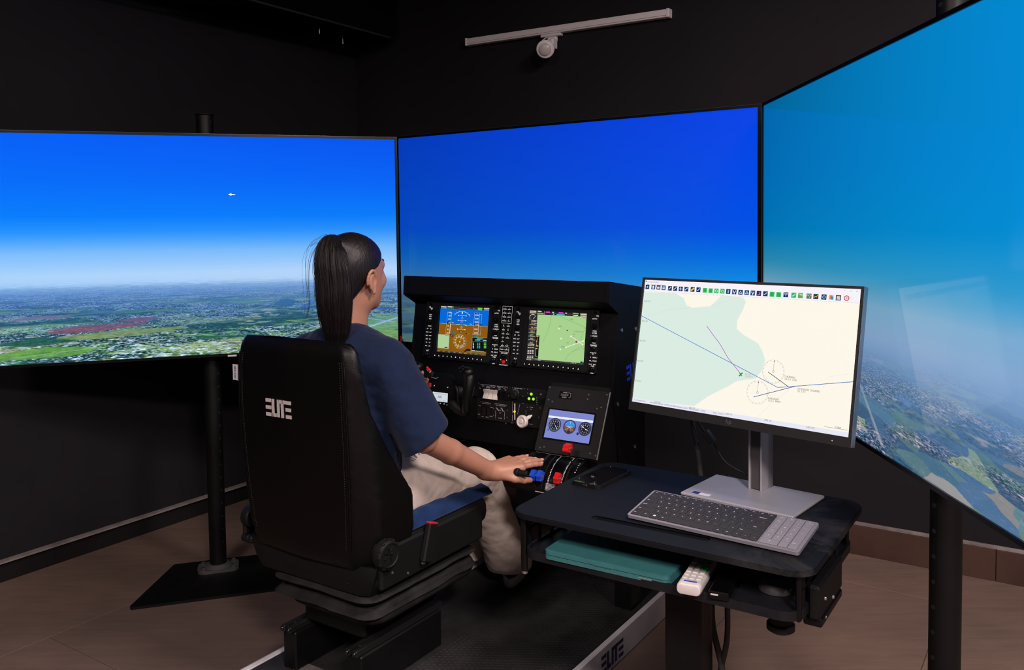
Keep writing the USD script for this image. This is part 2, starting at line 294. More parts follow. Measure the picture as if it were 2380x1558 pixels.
def tv_picture(which, us, vs):
    U, V = np.meshgrid(us, vs)
    if which == 'left':
        sky = bilerp([(0, (0, 96, 248), (0, 84, 238)), (.2, (0, 108, 250), (0, 100, 246)), (.36, (2, 126, 252), (2, 122, 250)), (.43, (40, 148, 253), (38, 142, 252)), (.52, (126, 190, 252), (118, 184, 250)), (.62, (172, 212, 251), (178, 212, 250)), (.67, (164, 204, 248), (186, 212, 249)), (1, (120, 170, 230), (150, 190, 240))], U, V)
        col, P, D, h = aerial(U, V, .655, 11, [(96, 150, 70), (120, 160, 88), (70, 120, 78), (44, 100, 74), (140, 165, 110), (60, 110, 70), (52, 104, 96), (84, 140, 74), (150, 160, 120)], (16, 66, 60), (196, 212, 242), .23, None, .34, 1.9, .55)
        for x, y, rx, ry, c in ((.24, .855, .12, .016, (150, 72, 80)), (.34, .825, .05, .010, (140, 74, 88)), (.12, .80, .07, .010, (150, 110, 110)), (.30, .885, .15, .016, (140, 160, 84)), (.13, .955, .13, .022, (104, 168, 60)), (.10, .905, .10, .018, (24, 84, 66)), (.62, .965, .035, .018, (96, 170, 70)), (.955, .90, .075, .06, (110, 165, 110)), (.98, .97, .06, .05, (120, 165, 95)), (.70, .775, .03, .018, (20, 80, 90))):
            sl = -.045; e = ((U-x)/rx)**2+((V-y-sl*(U-x)*1.78)/ry)**2; e = e+1.5*(meshkit.fbm(P*np.array([3., 5.5, 1]), 4, 77+int(x*90))-.5); k = np.clip((.95-e)*5, 0, 1)[..., None]; col = col*(1-k*.82)+np.asarray(c, float)*k*.82*(.86+.28*meshkit.noise(P*16, 3)[..., None])
        def ln(u0, v0, u1, v1, w, c, a=.85):
            nonlocal col
            d = np.array([(u1-u0)*1.78, v1-v0]); s = np.clip((((U-u0)*1.78)*d[0]+(V-v0)*d[1])/(d@d), 0, 1); L = np.hypot((U-u0)*1.78-s*d[0], (V-v0)-s*d[1]); k = (a*np.clip((w-L)/(w*.5), 0, 1))[..., None]; col = col*(1-k)+np.asarray(c, float)*k
        ln(.885, .925, 1.0, .868, .005, (176, 200, 240)); ln(.90, .86, .99, .89, .003, (150, 180, 225)); ln(.74, .80, .99, .822, .006, (30, 70, 170), .8); ln(.79, .765, .74, .80, .006, (34, 78, 170), .7)
        ln(.27, .885, .40, .955, .003, (150, 160, 150)); ln(.05, .97, .55, .90, .002, (170, 185, 185), .6); ln(.6, .99, .80, .88, .003, (180, 195, 210), .7); ln(.44, .86, .66, .78, .003, (150, 170, 220), .6)
        hz = h; mid = np.array([58, 108, 205.]); dd = np.clip(.06+h*1.15, 0, .94)[..., None]; mist = bilerp([(0, (96, 150, 235), (110, 160, 238)), (.655, (150, 196, 246), (170, 204, 247)), (.70, (98, 146, 230), (120, 162, 234)), (.76, (62, 112, 204), (78, 126, 212)), (1, (50, 104, 186), (60, 110, 194))], U, V)
        col = col*dd+mist*(1-dd); b = np.clip((V-.65)/.03+(meshkit.noise(np.stack([U*60, V*600, 0*U], -1), 5)-.5)*.8, 0, 1)[..., None]
        return sky*(1-b)+col*b
    if which == 'centre':
        sky = bilerp([(0, (0, 58, 186), (0, 66, 232)), (.4, (0, 66, 190), (0, 76, 232)), (.6, (0, 88, 190), (0, 96, 226)), (.72, (6, 112, 196), (0, 122, 228)), (.82, (60, 128, 190), (40, 136, 226)), (1, (80, 130, 180), (80, 150, 220))], U, V-.0)
        sky = bilerp([(0, (0, 58, 184), (0, 66, 232)), (.45, (0, 70, 188), (0, 80, 230)), (.56, (4, 90, 180), (0, 108, 226)), (.66, (40, 104, 172), (16, 138, 226)), (.72, (66, 108, 160), (60, 140, 216)), (1, (70, 110, 150), (90, 140, 200))], U, V)
        col, P, D, h = aerial(U, V, .70, 23, [(60, 92, 96), (70, 104, 84), (58, 88, 110)], (40, 66, 90), (110, 130, 160), .02, None, .3)
        k = np.clip((h-.12)*2.2, 0, 1)[..., None]; b = np.clip((V-.72)/.06, 0, 1)[..., None]*.85
        return sky*(1-b)+(col*k+np.array([62, 96, 140.])*(1-k))*b
    sky = bilerp([(0, (0, 98, 150), (0, 140, 214)), (.28, (0, 104, 158), (0, 138, 214)), (.45, (0, 112, 158), (0, 142, 214)), (.56, (40, 128, 152), (50, 156, 214)), (.64, (108, 148, 164), (122, 172, 214)), (.72, (124, 150, 176), (134, 168, 210)), (.8, (118, 146, 178), (120, 156, 204)), (1, (100, 130, 165), (100, 140, 190))], U, V)
    col, P, D, h = aerial(U, V, .60, 37, [(66, 104, 128), (82, 116, 124), (62, 96, 130), (110, 132, 112), (72, 106, 108), (70, 104, 138), (136, 134, 132)], (44, 80, 108), (186, 164, 180), .22, None, .4, 3.0, .58)
    col = paint_line(col, P, [(-4.1, 8.8), (-3.5, 6.9), (-2.85, 6.0), (-2.35, 5.0), (-2.05, 4.1)], .10, (30, 92, 150), .9)
    col = paint_line(col, P, [(-5.1, 8.1), (-3.2, 4.3)], .03, (140, 150, 180), .6); col = paint_line(col, P, [(-.8, 9.2), (.0, 6.8), (.4, 4.5)], .035, (180, 175, 170), .6)
    m = np.array([122, 154, 200.]); k = np.clip((h-.30)*1.8, 0, .94)[..., None]; col = col*k+bilerp([(0, (118, 146, 176), (128, 164, 208)), (1, (104, 136, 174), (110, 150, 204))], U, V)*(1-k)
    b = np.clip((V-.70)/.12, 0, 1)[..., None]; return sky*(1-b)+col*b
def big_display(name, label, tl, ang, which, nu, ground, nsky, badge=None):
    tl = np.asarray(tl, float); c, s = math.cos(ang), math.sin(ang)
    org = np.array([tl[0]+c*TW/2, tl[1]+s*TW/2, tl[2]-TH])
    t = T(name, label, 'display', None if False else (0, 0, 0), ang, world=org)
    b = .0085
    fr = Fr([0, 0, 0], [1, 0, 0], [0, 0, 1])              # local: x right, y up, z towards the viewer (-y)
    shape = sbox(-TW/2-b, -b, TW/2+b, TH+b).difference(sbox(-TW/2, 0, TW/2, TH))
    t.part('bezel', prism(shape, .014, fr, -.010), M_gloss)
    t.part('back_cover', cat([box(-TW/2-b, TW/2+b, -b, TH+b, -.045, -.0105, .006, fr), box(-.45, .45, .1, .6, -.075, -.045, .01, fr)]), M_blackm)
    t.part('edge_trim', prism(sbox(-TW/2-b-.0015, -b-.0015, TW/2+b+.0015, TH+b+.0015).difference(sbox(-TW/2-b, -b, TW/2+b, TH+b)), .012, fr, -.013), mat('satin_bezel_edge', (.12, .12, .13), .25, metal=.8))
    vg, nf = ground; vs = np.r_[np.linspace(0, vg, nsky, endpoint=False), np.linspace(vg, 1, nf)]; us = np.linspace(0, 1, nu)
    col = lin(np.clip(tv_picture(which, us, vs), 0, 255)).reshape(-1, 3)
    Ug, Vg = np.meshgrid(us, vs); v = np.stack([(Ug-.5)*TW, np.zeros_like(Ug), TH*(1-Vg)], -1).reshape(-1, 3)
    i = (np.arange(len(vs)-1)[:, None]*nu+np.arange(nu-1)).ravel(); f = np.vstack([np.stack([i, i+nu, i+nu+1], -1), np.stack([i, i+nu+1, i+1], -1)])
    t.colored('screen', v, f, col, M_tv)
    if badge is not None: t.part('badge', box(badge-.016, badge+.016, -b-.004, -b+.003, .0, .0055, .001, fr), M_mark)
    return t, fr, org
tvl, frl, _ = big_display('flight_view_display', 'left large display showing blue sky over hazy green country with a tiny plane', (-.4535-TW*math.cos(.305), 3.3388-TW*math.sin(.305), CAMZ+.3383), .305, 'left', 1050, (.60, 360), 60, badge=.09)
tvc, frc, _ = big_display('flight_view_display', 'middle large display of deep blue sky behind the instrument console', (-.4419, 3.3716, CAMZ+.3448), A, 'centre', 120, (.6, 110), 60)
tvr, frr, _ = big_display('flight_view_display', 'right large display, nearest the camera, showing teal haze over a town and river', (.7442, 2.5097, CAMZ+.3383), -1.5785, 'right', 620, (.62, 330), 60)
# the tiny white aeroplane in the left picture
v = frl(np.array([[-.012, 0, .001], [.010, -.001, .001], [.014, .001, .001], [.008, .0025, .001], [-.010, .003, .001], [-.002, .006, .001], [.001, .003, .001], [-.003, -.003, .001], [.002, -.001, .001]])+np.array([.4535*0+.105, .590, 0]))
tvl.colored('aeroplane_image', v, np.array([[0, 1, 3], [1, 2, 3], [0, 3, 4], [4, 6, 5], [0, 8, 7]]), np.full((9, 3), .95), M_ui)
# small red clip where the left and middle displays meet
t = T('cable_clip', 'small red plastic clip at the foot of the joint between left and middle displays', 'clip', (-2.224, 2.535, .868))
t.part('clip_body', cat([cyl((-2.226, 2.534, .862), (-2.226, 2.534, .886), .0062, n=14, b=.0015), box(-2.232, -2.220, 2.534, 2.548, .862, .872, .001)]), M_red)
# stands
def stand(label, base, ang, top, plate, holes_dir, r=.031):
    t = T('display_stand', label, 'stand', (0, 0, 0), ang, world=[base[0], base[1], 0]); pr = []
    p = t.part('pole', cyl((0, 0, .012), (0, 0, top), r, n=32, b=.002), M_black)
    t.part('pole_cap', cyl((0, 0, top), (0, 0, top+.004), r+.004, n=32, b=.001), M_black)
    hd = np.asarray(holes_dir, float); hd /= np.linalg.norm(hd)
    hs = [cyl(np.array([0, 0, z])+hd*(r-.0018), np.array([0, 0, z])+hd*(r+.0003), .0046, n=10) for z in np.arange(.12, top-.01, .05)]
    t.part('adjustment_hole', hs, mat('dark_hole', (.001, .001, .001), 1.), p, kind='stuff')
    t.part('base_plate', prism(Polygon(plate).buffer(-.012).buffer(.012), .010, ID, 0), M_black)
    fl = t.part('flange', cat([prism(rrect(.15, .10, .03), .012, ID, .010), lathe([(.05, .022), (.045, .026), (.036, .034)], (0, 0, 0), (0, 0, 1))]), mat('grey_cast_flange', (.05, .048, .05), .5))
    for x in (-.055, .055):
        for y in (-.033, .033): t.part('bolt', cyl((x, y, .022), (x, y, .031), .008, n=6, b=.001), M_steel, fl)
    t.part('mount_arm', box(-.06, .06, -.035, .025, .95, 1.35, .004), M_black)
    return t
def to_local(pts, base, ang):
    c, s = math.cos(-ang), math.sin(-ang); p = np.asarray(pts, float)-np.asarray(base)[:2]; return [(x*c-y*s, x*s+y*c) for x, y in p]
bl = (-1.148, 3.214); al = .305
stand('black drilled pole with wide base plate carrying the left display', bl, al, 1.745, to_local([(-1.346, 2.88), (-.80, 3.045), (-1.005, 3.355), (-1.336, 3.257)], bl, al), (.9, -1, 0))
stand('thick black pole in the foreground right carrying the nearest display', (.834, 1.615), -1.5785, 1.775, to_local([(.62, 1.32), (1.05, 1.28), (1.06, 1.95), (.66, 1.9)], (.834, 1.615), -1.5785), (.3, -1, 0), r=.029)
stand('black pole hidden behind the middle display', W([-1.52, 2.65, 0])[:2], A, 1.60, [(-.3, -.02), (.3, -.02), (.2, .35), (-.2, .35)], (0, 1, 0))
# ---------------------------------------------------------------- painting flat pictures as coloured polygons
def homography(src):
    """The map that takes four picture corners (TL, TR, BR, BL) to the unit square, v down."""
    dst = [(0, 0), (1, 0), (1, 1), (0, 1)]; Am, b = [], []
    for (x, y), (u, v) in zip(src, dst):
        Am += [[x, y, 1, 0, 0, 0, -u*x, -u*y], [0, 0, 0, x, y, 1, -v*x, -v*y]]; b += [u, v]
    h = np.r_[np.linalg.solve(np.array(Am, float), np.array(b, float)), 1].reshape(3, 3)
    def g(x, y): q = h@np.array([x, y, 1.]); return q[0]/q[2], q[1]/q[2]
    return g
class Paint:
    """Flat coloured shapes, each a little proud of the one before; (x, y) in metres on frame fr."""
    def __init__(s, fr, w=1., h=1., step=.00004): s.fr, s.w, s.h, s.step, s.V, s.F, s.C, s.n, s.k = fr, w, h, step, [], [], [], 0, 0
    def tri(s, v, f, c, up=True):
        v = np.asarray(v, float); s.k += up; v = np.c_[v[:, :2], np.full(len(v), s.k*s.step)]
        s.V.append(v); s.F.append(np.asarray(f)+s.n); s.C.append(np.tile(lin(c), (len(v), 1))); s.n += len(v)
    def poly(s, pts, c, up=True):
        p = Polygon(pts) if not hasattr(pts, 'geom_type') else pts
        for q in ([p] if p.geom_type == 'Polygon' else list(p.geoms)):
            if q.is_empty: continue
            v, f = trimesh.creation.triangulate_polygon(q.buffer(0) if not q.is_valid else q, engine='earcut'); a = np.cross(v[f[:, 1]]-v[f[:, 0]], v[f[:, 2]]-v[f[:, 0]]); f[a < 0] = f[a < 0][:, ::-1]; s.tri(v, f, c, up); up = False
    def rect(s, x0, y0, x1, y1, c, up=True): s.tri([(x0, y0), (x1, y0), (x1, y1), (x0, y1)], [(0, 1, 2), (0, 2, 3)] if (x1-x0)*(y1-y0) > 0 else [(0, 2, 1), (0, 3, 2)], c, up)
    def line(s, pts, w, c, up=True): s.poly(LineString(pts).buffer(w/2, cap_style=2, join_style=2), c, up)
    def disc(s, x, y, r, c, up=True, n=8): s.poly(Point(x, y).buffer(r, quad_segs=n), c, up)
    def ring(s, x, y, r, w, c, up=True): s.poly(Point(x, y).buffer(r+w/2, quad_segs=12).difference(Point(x, y).buffer(r-w/2, quad_segs=12)), c, up)
    def text(s, txt, x, y, h, c, center=False, bold=False, up=True, rot=0.):
        v, f = text2(txt, h, bold); 
        if center: v = v-[(v[:, 0].min()+v[:, 0].max())/2, h/2, 0]
        if rot: q = v.copy(); v[:, 0], v[:, 1] = q[:, 0]*math.cos(rot)-q[:, 1]*math.sin(rot), q[:, 0]*math.sin(rot)+q[:, 1]*math.cos(rot)
        s.tri(v+[x, y, 0], f, c, up)
    def logo(s, x, y, h, c, slant=0.):
        for b in elite(h):
            p = [(X+slant*Y+x, Y+y) for X, Y in b.exterior.coords]; s.poly(p, c, False)
    def done(s): return s.fr(np.vstack(s.V)), np.vstack(s.F), np.vstack(s.C)
# ---------------------------------------------------------------- simulator deck
ZP = .087
M_mat = mat('black_rubber_mat', (.020, .019, .020), .6, spec=.3, var=.5, vscale=5, bump=.2, bscale=350, rvar=.15)
M_deck = mat('grey_deck_side', (.62, .60, .62), .55, var=.12, vscale=9)
t = T('simulator_deck', 'low black rubber topped deck with grey metal edge bars under the pilot seat', 'platform', (-1.52, 1.9, 0))
t.part('deck_plate', box(-1.905, -1.143, .92, 2.62, .0, ZP-.006, .002), M_black)
t.part('mat', box(-1.903, -1.145, .922, 2.615, ZP-.006, ZP-.0005, .0005), M_mat)
hx = []; pr = .0165; g = np.random.default_rng(8)
for i, r in enumerate(np.arange(-1.52, -1.158, pr*.866)):
    for f in np.arange(1.35+(pr/2 if i % 2 else 0), 2.6, pr):
        a = np.arange(6)*np.pi/3; R1, R2 = pr*.545, pr*.505; z0, z1 = ZP-.0004, ZP+.0003+.0003*g.random()
        v = np.vstack([np.c_[r+R1*np.cos(a), f+R1*np.sin(a), np.full(6, z0)], np.c_[r+R2*np.cos(a), f+R2*np.sin(a), np.full(6, z1)], [[r, f, z1]]])
        q = [(i_, (i_+1) % 6, 6+(i_+1) % 6) for i_ in range(6)]+[(i_, 6+(i_+1) % 6, 6+i_) for i_ in range(6)]+[(6+i_, 6+(i_+1) % 6, 12) for i_ in range(6)]
        hx.append((v, np.array(q)))
t.part('hexagon_relief', hx, M_mat, kind='stuff', smooth=False)
b1 = t.part('edge_bar', box(-1.143, -1.125, .9, 2.63, -.0+.001, ZP+.0015, .002), M_deck)
t.part('edge_bar', box(-1.921, -1.905, .9, 2.63, .001, ZP+.0015, .002), M_deck)
t.part('edge_highlight', box(-1.9235, -1.919, .9, 2.63, ZP-.004, ZP+.003, .001), mat('bare_aluminium_edge', (.62, .58, .58), .4, metal=.5))
lg = [prism(Polygon([(x*1.32, y) for x, y in b.exterior.coords]), .0008, Fr([-1.1248, 2.128, .0145], [0, 1, 0], [0, 0, 1])) for b in elite(.052)]
t.part('word_mark', lg, mat('dark_blue_print', (.012, .014, .06), .5), b1)
t.part('grey_strip', box(-1.80, -1.62, .93, 1.62, ZP-.0003, ZP+.0012, .0004), mat('worn_grey_deck', (.11, .10, .10), .6, var=.3, vscale=14))
# ---------------------------------------------------------------- instrument console
TT = .1543; FP = Fr([-1.5425, 2.2637, .8607], [1, 0, 0], [0, math.sin(TT), math.cos(TT)])
t = T('instrument_console', 'black sheet metal instrument console with projecting hood in front of the middle display', 'console', (-1.54, 2.36, ZP))
prof = Polygon([(2.228, 1.084), (2.234, 1.149), (2.475, 1.116), (2.475, .46), (2.31, .46), (2.2525, .80), (2.2925, 1.048)]).buffer(-.006).buffer(.006).buffer(.007).buffer(-.007)
SD = lambda r: Fr([r, 0, 0], [0, 1, 0], [0, 0, 1])
t.part('side_panel', prism(prof, .012, SD(-1.939)), M_panel); sp = t.part('side_panel', prism(prof, .012, SD(-1.157)), M_panel)
t.part('hood', prism(Polygon([(2.229, 1.086), (2.236, 1.1485), (2.474, 1.115), (2.474, 1.095), (2.300, 1.05)]).buffer(-.004).buffer(.004), .77, SD(-1.927)), M_panel)
t.part('front_panel', box(-.385, .385, -.108, .19, -.008, .0, .001, FP), M_panel)
t.part('lower_panel', box(-1.927, -1.157, 2.26, 2.285, .60, .762, .003), M_panel)
t.part('rear_cover', box(-1.927, -1.157, 2.462, 2.474, .46, 1.1, .002), M_black)
for r in (-1.89, -1.19): t.part('leg', box(r-.03, r+.03, 2.40, 2.47, ZP, .475, .003), M_black)
for f, z in ((2.313, .996), (2.284, .775), (2.41, .99), (2.40, .62)): t.part('bolt', lathe([(.0062, 0), (.0062, .002), (.003, .0032)], (-1.145, f, z), (1, 0, 0), 12), M_steel, sp)
t.part('cross_bar', tube([[-1.80, 2.30, .558], [-1.62, 2.30, .640]], .006), M_black)
bl_ = mat('blue_vinyl_letters', (.012, .035, .42), .4); LB = Fr([-1.1448, 2.348, .834], [0, 1, .12], [0, 0, 1])
t.part('word_mark', [prism(b, .0008, LB) for b in elite(.047)], bl_, sp)
# ---------------------------------------------------------------- the two flight displays and the audio panel between them
GL = (236, 228, 226)
def knob(t, x, y, r, h, fr, par=None, ring=True):
    o = fr(np.array([x, y, .0])); d = fr.z
    return t.part('knob', cat([lathe([(r, 0), (r, h*.55), (r*.93, h*.6)], o, d, 22), lathe([(r*.62, h*.5), (r*.62, h*.95), (r*.55, h)], o, d, 18)] if ring else [lathe([(r, 0), (r, h*.9), (r*.9, h)], o, d, 22)]), M_gloss, par)
def pict_pfd(p, w, h):
    g0 = homography([(403, 185), (1407, 240), (1330, 1195), (340, 1105)]); g = lambda x, y: (g0(x, y)[0]*w, (1-g0(x, y)[1])*h)
    q = lambda *pts: [g(*a) for a in pts]; k = w/1000
    p.rect(0, 0, w, h, (0, 104, 214)); p.poly(q((380, 543), (1372, 612), (1330, 1195), (340, 1105)), (140, 88, 8)); p.line(q((380, 543), (1372, 612)), 2.5*k, (226, 214, 200))
    p.poly(q((403, 185), (1407, 240), (1402, 292), (398, 240)), (34, 34, 38)); u = False
    for a, b in ((410, 520), (540, 640)): p.poly(q((a, 200), (b, 206), (b-2, 222), (a-1, 216)), (210, 200, 180)); p.poly(q((a, 226), (b, 232), (b-2, 246), (a-2, 240)), (90, 220, 30) if a > 500 else (190, 180, 160))
    p.text('KATL', *g(940, 246), 12*k, (214, 90, 220)); p.text('GPS', *g(1050, 252), 12*k, (214, 120, 220)); p.line(q((660, 200), (656, 262)), 2*k, GL); p.line(q((1140, 226), (1137, 288)), 2*k, GL)
    p.poly(q((1150, 230), (1240, 236), (1238, 262), (1148, 256)), (110, 220, 20)); p.poly(q((1270, 236), (1402, 244), (1400, 262), (1268, 254)), (214, 204, 190)); p.poly(q((1152, 264), (1230, 270), (1229, 286), (1150, 280)), (200, 190, 180)); p.poly(q((1270, 266), (1400, 274), (1398, 290), (1268, 282)), (190, 180, 170))
    p.line(q((670, 238), (1136, 266)), 2*k, (190, 184, 200))
    # roll arc
    p.line(q(*[(835+176*math.sin(a)*1.0, 470-160*math.cos(a)+.055*(176*math.sin(a))) for a in np.linspace(-1.05, 1.12, 30)]), 5*k, (226, 232, 244))
    for a in (-.9, -.62, -.3, .3, .62, .9): p.line(q((835+176*math.sin(a), 470-160*math.cos(a)+.055*176*math.sin(a)), (835+198*math.sin(a), 470-182*math.cos(a)+.055*176*math.sin(a))), 4*k, (226, 232, 244), False)
    p.poly(q((838, 296), (850, 340), (832, 365), (824, 338)), (240, 240, 250))
    for y, a in ((392, 76), (487, 76), (665, 74)): x = 838-(y-392)*.08; p.line(q((x-a, y-a*.06), (x+a, y+a*.06)), 4*k, (220, 232, 250), False); p.disc(*g(x-a, y-a*.06), 9*k, (220, 232, 250), False, 3); p.disc(*g(x+a, y+a*.06), 9*k, (220, 232, 250), False, 3)
    for y, a in ((416, 14), (440, 24), (463, 12), (508, 14), (532, 24), (600, 12), (622, 26), (645, 14)): x = 838-(y-392)*.08; p.line(q((x-a, y), (x+a, y+a*.1)), 4*k, (220, 226, 236), False)
    p.line(q((720, 575), (790, 566)), 9*k, (240, 226, 40)); p.line(q((860, 572), (925, 592)), 9*k, (240, 226, 40), False)
    # tapes
    for pts in (((545, 322), (628, 328), (590, 752), (506, 742)), ((1084, 330), (1180, 336), (1145, 780), (1046, 772)), ((1180, 366), (1228, 370), (1195, 780), (1150, 774))): p.line(q(*pts, pts[0]), 3.2*k, (214, 204, 200))
    p.line(q((622, 330), (612, 520)), 9*k, (70, 200, 90)); p.line(q((600, 560), (586, 744)), 8*k, (240, 236, 220))
    for y, s in ((330, '130'), (392, '120'), (460, '110'), (600, '90'), (668, '80'), (735, '70')): p.text(s, *g(600-(y-330)*.085-36, y+10), 20*k, (236, 240, 250), bold=True, up=False)
    for y, s in ((385, '2700'), (455, '2600'), (522, '2500'), (664, '2300'), (736, '2200')): p.text(s, *g(1092-(y-385)*.07, y+10), 20*k, (240, 240, 246), bold=True, up=False)
    p.poly(q((540, 512), (606, 516), (598, 560), (536, 554)), (8, 8, 10)); p.text('99', *g(556, 552), 26*k, GL, bold=True); p.poly(q((1080, 552), (1164, 558), (1158, 600), (1076, 592)), (8, 8, 10)); p.text('2400', *g(1086, 590), 24*k, GL, bold=True)
    p.poly(q((1092, 330), (1176, 336), (1174, 364), (1090, 358)), (8, 8, 10)); p.text('2400', *g(1104, 358), 16*k, (90, 230, 230)); p.poly(q((1180, 566), (1232, 570), (1230, 588), (1178, 584)), (10, 10, 12)); p.poly(q((1052, 792), (1144, 798), (1142, 822), (1050, 814)), (30, 30, 30)); p.text('29.92IN', *g(1058, 817), 15*k, (90, 230, 230))
    p.line(q((630, 530), (668, 534)), 8*k, (220, 220, 230)); p.line(q((985, 558), (1028, 562)), 8*k, (220, 220, 230), False)
    # inset map
    p.poly(q((364, 765), (582, 786), (566, 1050), (350, 1032)), (172, 206, 156)); p.line(q((364, 765), (582, 786), (566, 1050)), 4*k, (226, 214, 180)); p.poly(q((490, 1014), (550, 1020), (549, 1038), (489, 1032)), (20, 26, 26))
    p.poly(q((498, 765), (582, 772), (578, 806), (494, 798)), (196, 180, 160)); p.text('TAS 102', *g(500, 796), 15*k, (20, 20, 20)); p.poly(q((604, 758), (664, 764), (661, 812), (600, 806)), (20, 16, 12)); p.text('KT', *g(612, 800), 22*k, (235, 235, 240)); p.poly(q((640, 720), (708, 727), (706, 746), (638, 740)), (40, 120, 130)); p.poly(q((912, 742), (990, 750), (988, 770), (910, 762)), (20, 26, 10)); p.text('GPS', *g(935, 766), 18*k, (150, 230, 40))
    # compass rose
    c = (792, 910); R = lambda a, rr: (c[0]+rr*.95*math.sin(a)+.0*rr, c[1]-rr*1.06*math.cos(a)+rr*.05*math.sin(a))
    p.line(q(*[R(a, 84) for a in np.linspace(0, 6.283, 40)]), 5*k, (226, 216, 200)); p.line(q(*[R(a, 84) for a in np.linspace(4.0, 5.9, 16)]), 7*k, (190, 216, 40))
    for i in range(36): a = i*math.pi/18; p.line(q(R(a, 140), R(a, 128 if i % 3 else 118)), 4*k, (226, 216, 200), False)
    for i, s in enumerate('N 3 6 E 12 15 S 21 24 W 30 33'.split()): p.text(s, *g(*R(i*math.pi/6+.3, 104)), 20*k, (240, 240, 240), True, True, False)
    p.line(q(R(.4, 140), R(.4, 40)), 10*k, (200, 226, 40)); p.line(q(R(3.6, 140), R(3.6, 50)), 10*k, (200, 226, 40)); p.line(q(R(2.6, 40), R(2.6, 84)), 12*k, (196, 70, 190)); p.line(q(R(0, 20), R(3.14, 24)), 6*k, (240, 240, 240)); p.line(q(R(1.57, 22), R(4.71, 22)), 6*k, (240, 240, 240), False)
    p.poly(q((780, 698), (840, 702), (836, 730), (776, 726)), (16, 16, 16)); p.text('136', *g(786, 724), 18*k, (240, 240, 240))
    # nearest airports window
    p.poly(q((1042, 822), (1352, 842), (1330, 1115), (1024, 1095)), (6, 8, 10)); p.line(q((1042, 822), (1352, 842), (1330, 1115), (1024, 1095), (1042, 822)), 4*k, (214, 180, 150)); p.text('NEAREST', *g(1130, 862), 20*k, (70, 210, 190), bold=True); p.line(q((1038, 900), (1344, 920)), 3*k, (200, 190, 170))
    p.poly(q((1095, 862), (1200, 868), (1198, 894), (1092, 888)), (60, 170, 150)); p.poly(q((1255, 872), (1325, 878), (1323, 902), (1252, 896)), (150, 190, 180))
    for i in range(4):
        y = 930+i*31
        for x, c2 in ((1052, (230, 230, 230)), (1138, (60, 200, 180)), (1176, (60, 200, 180)), (1270, (120, 220, 40)), (1296, (90, 210, 190))): p.poly(q((x, y), (x+22, y+2), (x+20, y+20), (x-2, y+18)), c2, False)
    p.poly(q((1030, 1076), (1100, 1080), (1098, 1096), (1028, 1092)), (180, 180, 180)); p.text('VOMM 118.1', *g(1110, 1104), 18*k, (80, 210, 200))
    p.poly(q((340, 1080), (1334, 1170), (1330, 1195), (336, 1105)), (60, 56, 52))
    for i, s in enumerate('INSET PFD CDI DME XPDR IDENT TMR NRST ALERTS'.split()): p.text(s, *g(350+i*106, 1100+i*9.6), 15*k, (226, 216, 200), up=False)
    p.poly(q((935, 1050), (1000, 1060), (1010, 1120), (870, 1110)), (14, 18, 22)); p.text('UTC 08:14', *g(915, 1112), 15*k, (190, 220, 220)); p.poly(q((1090, 1118), (1250, 1134), (1247, 1152), (1088, 1136)), (60, 130, 20))
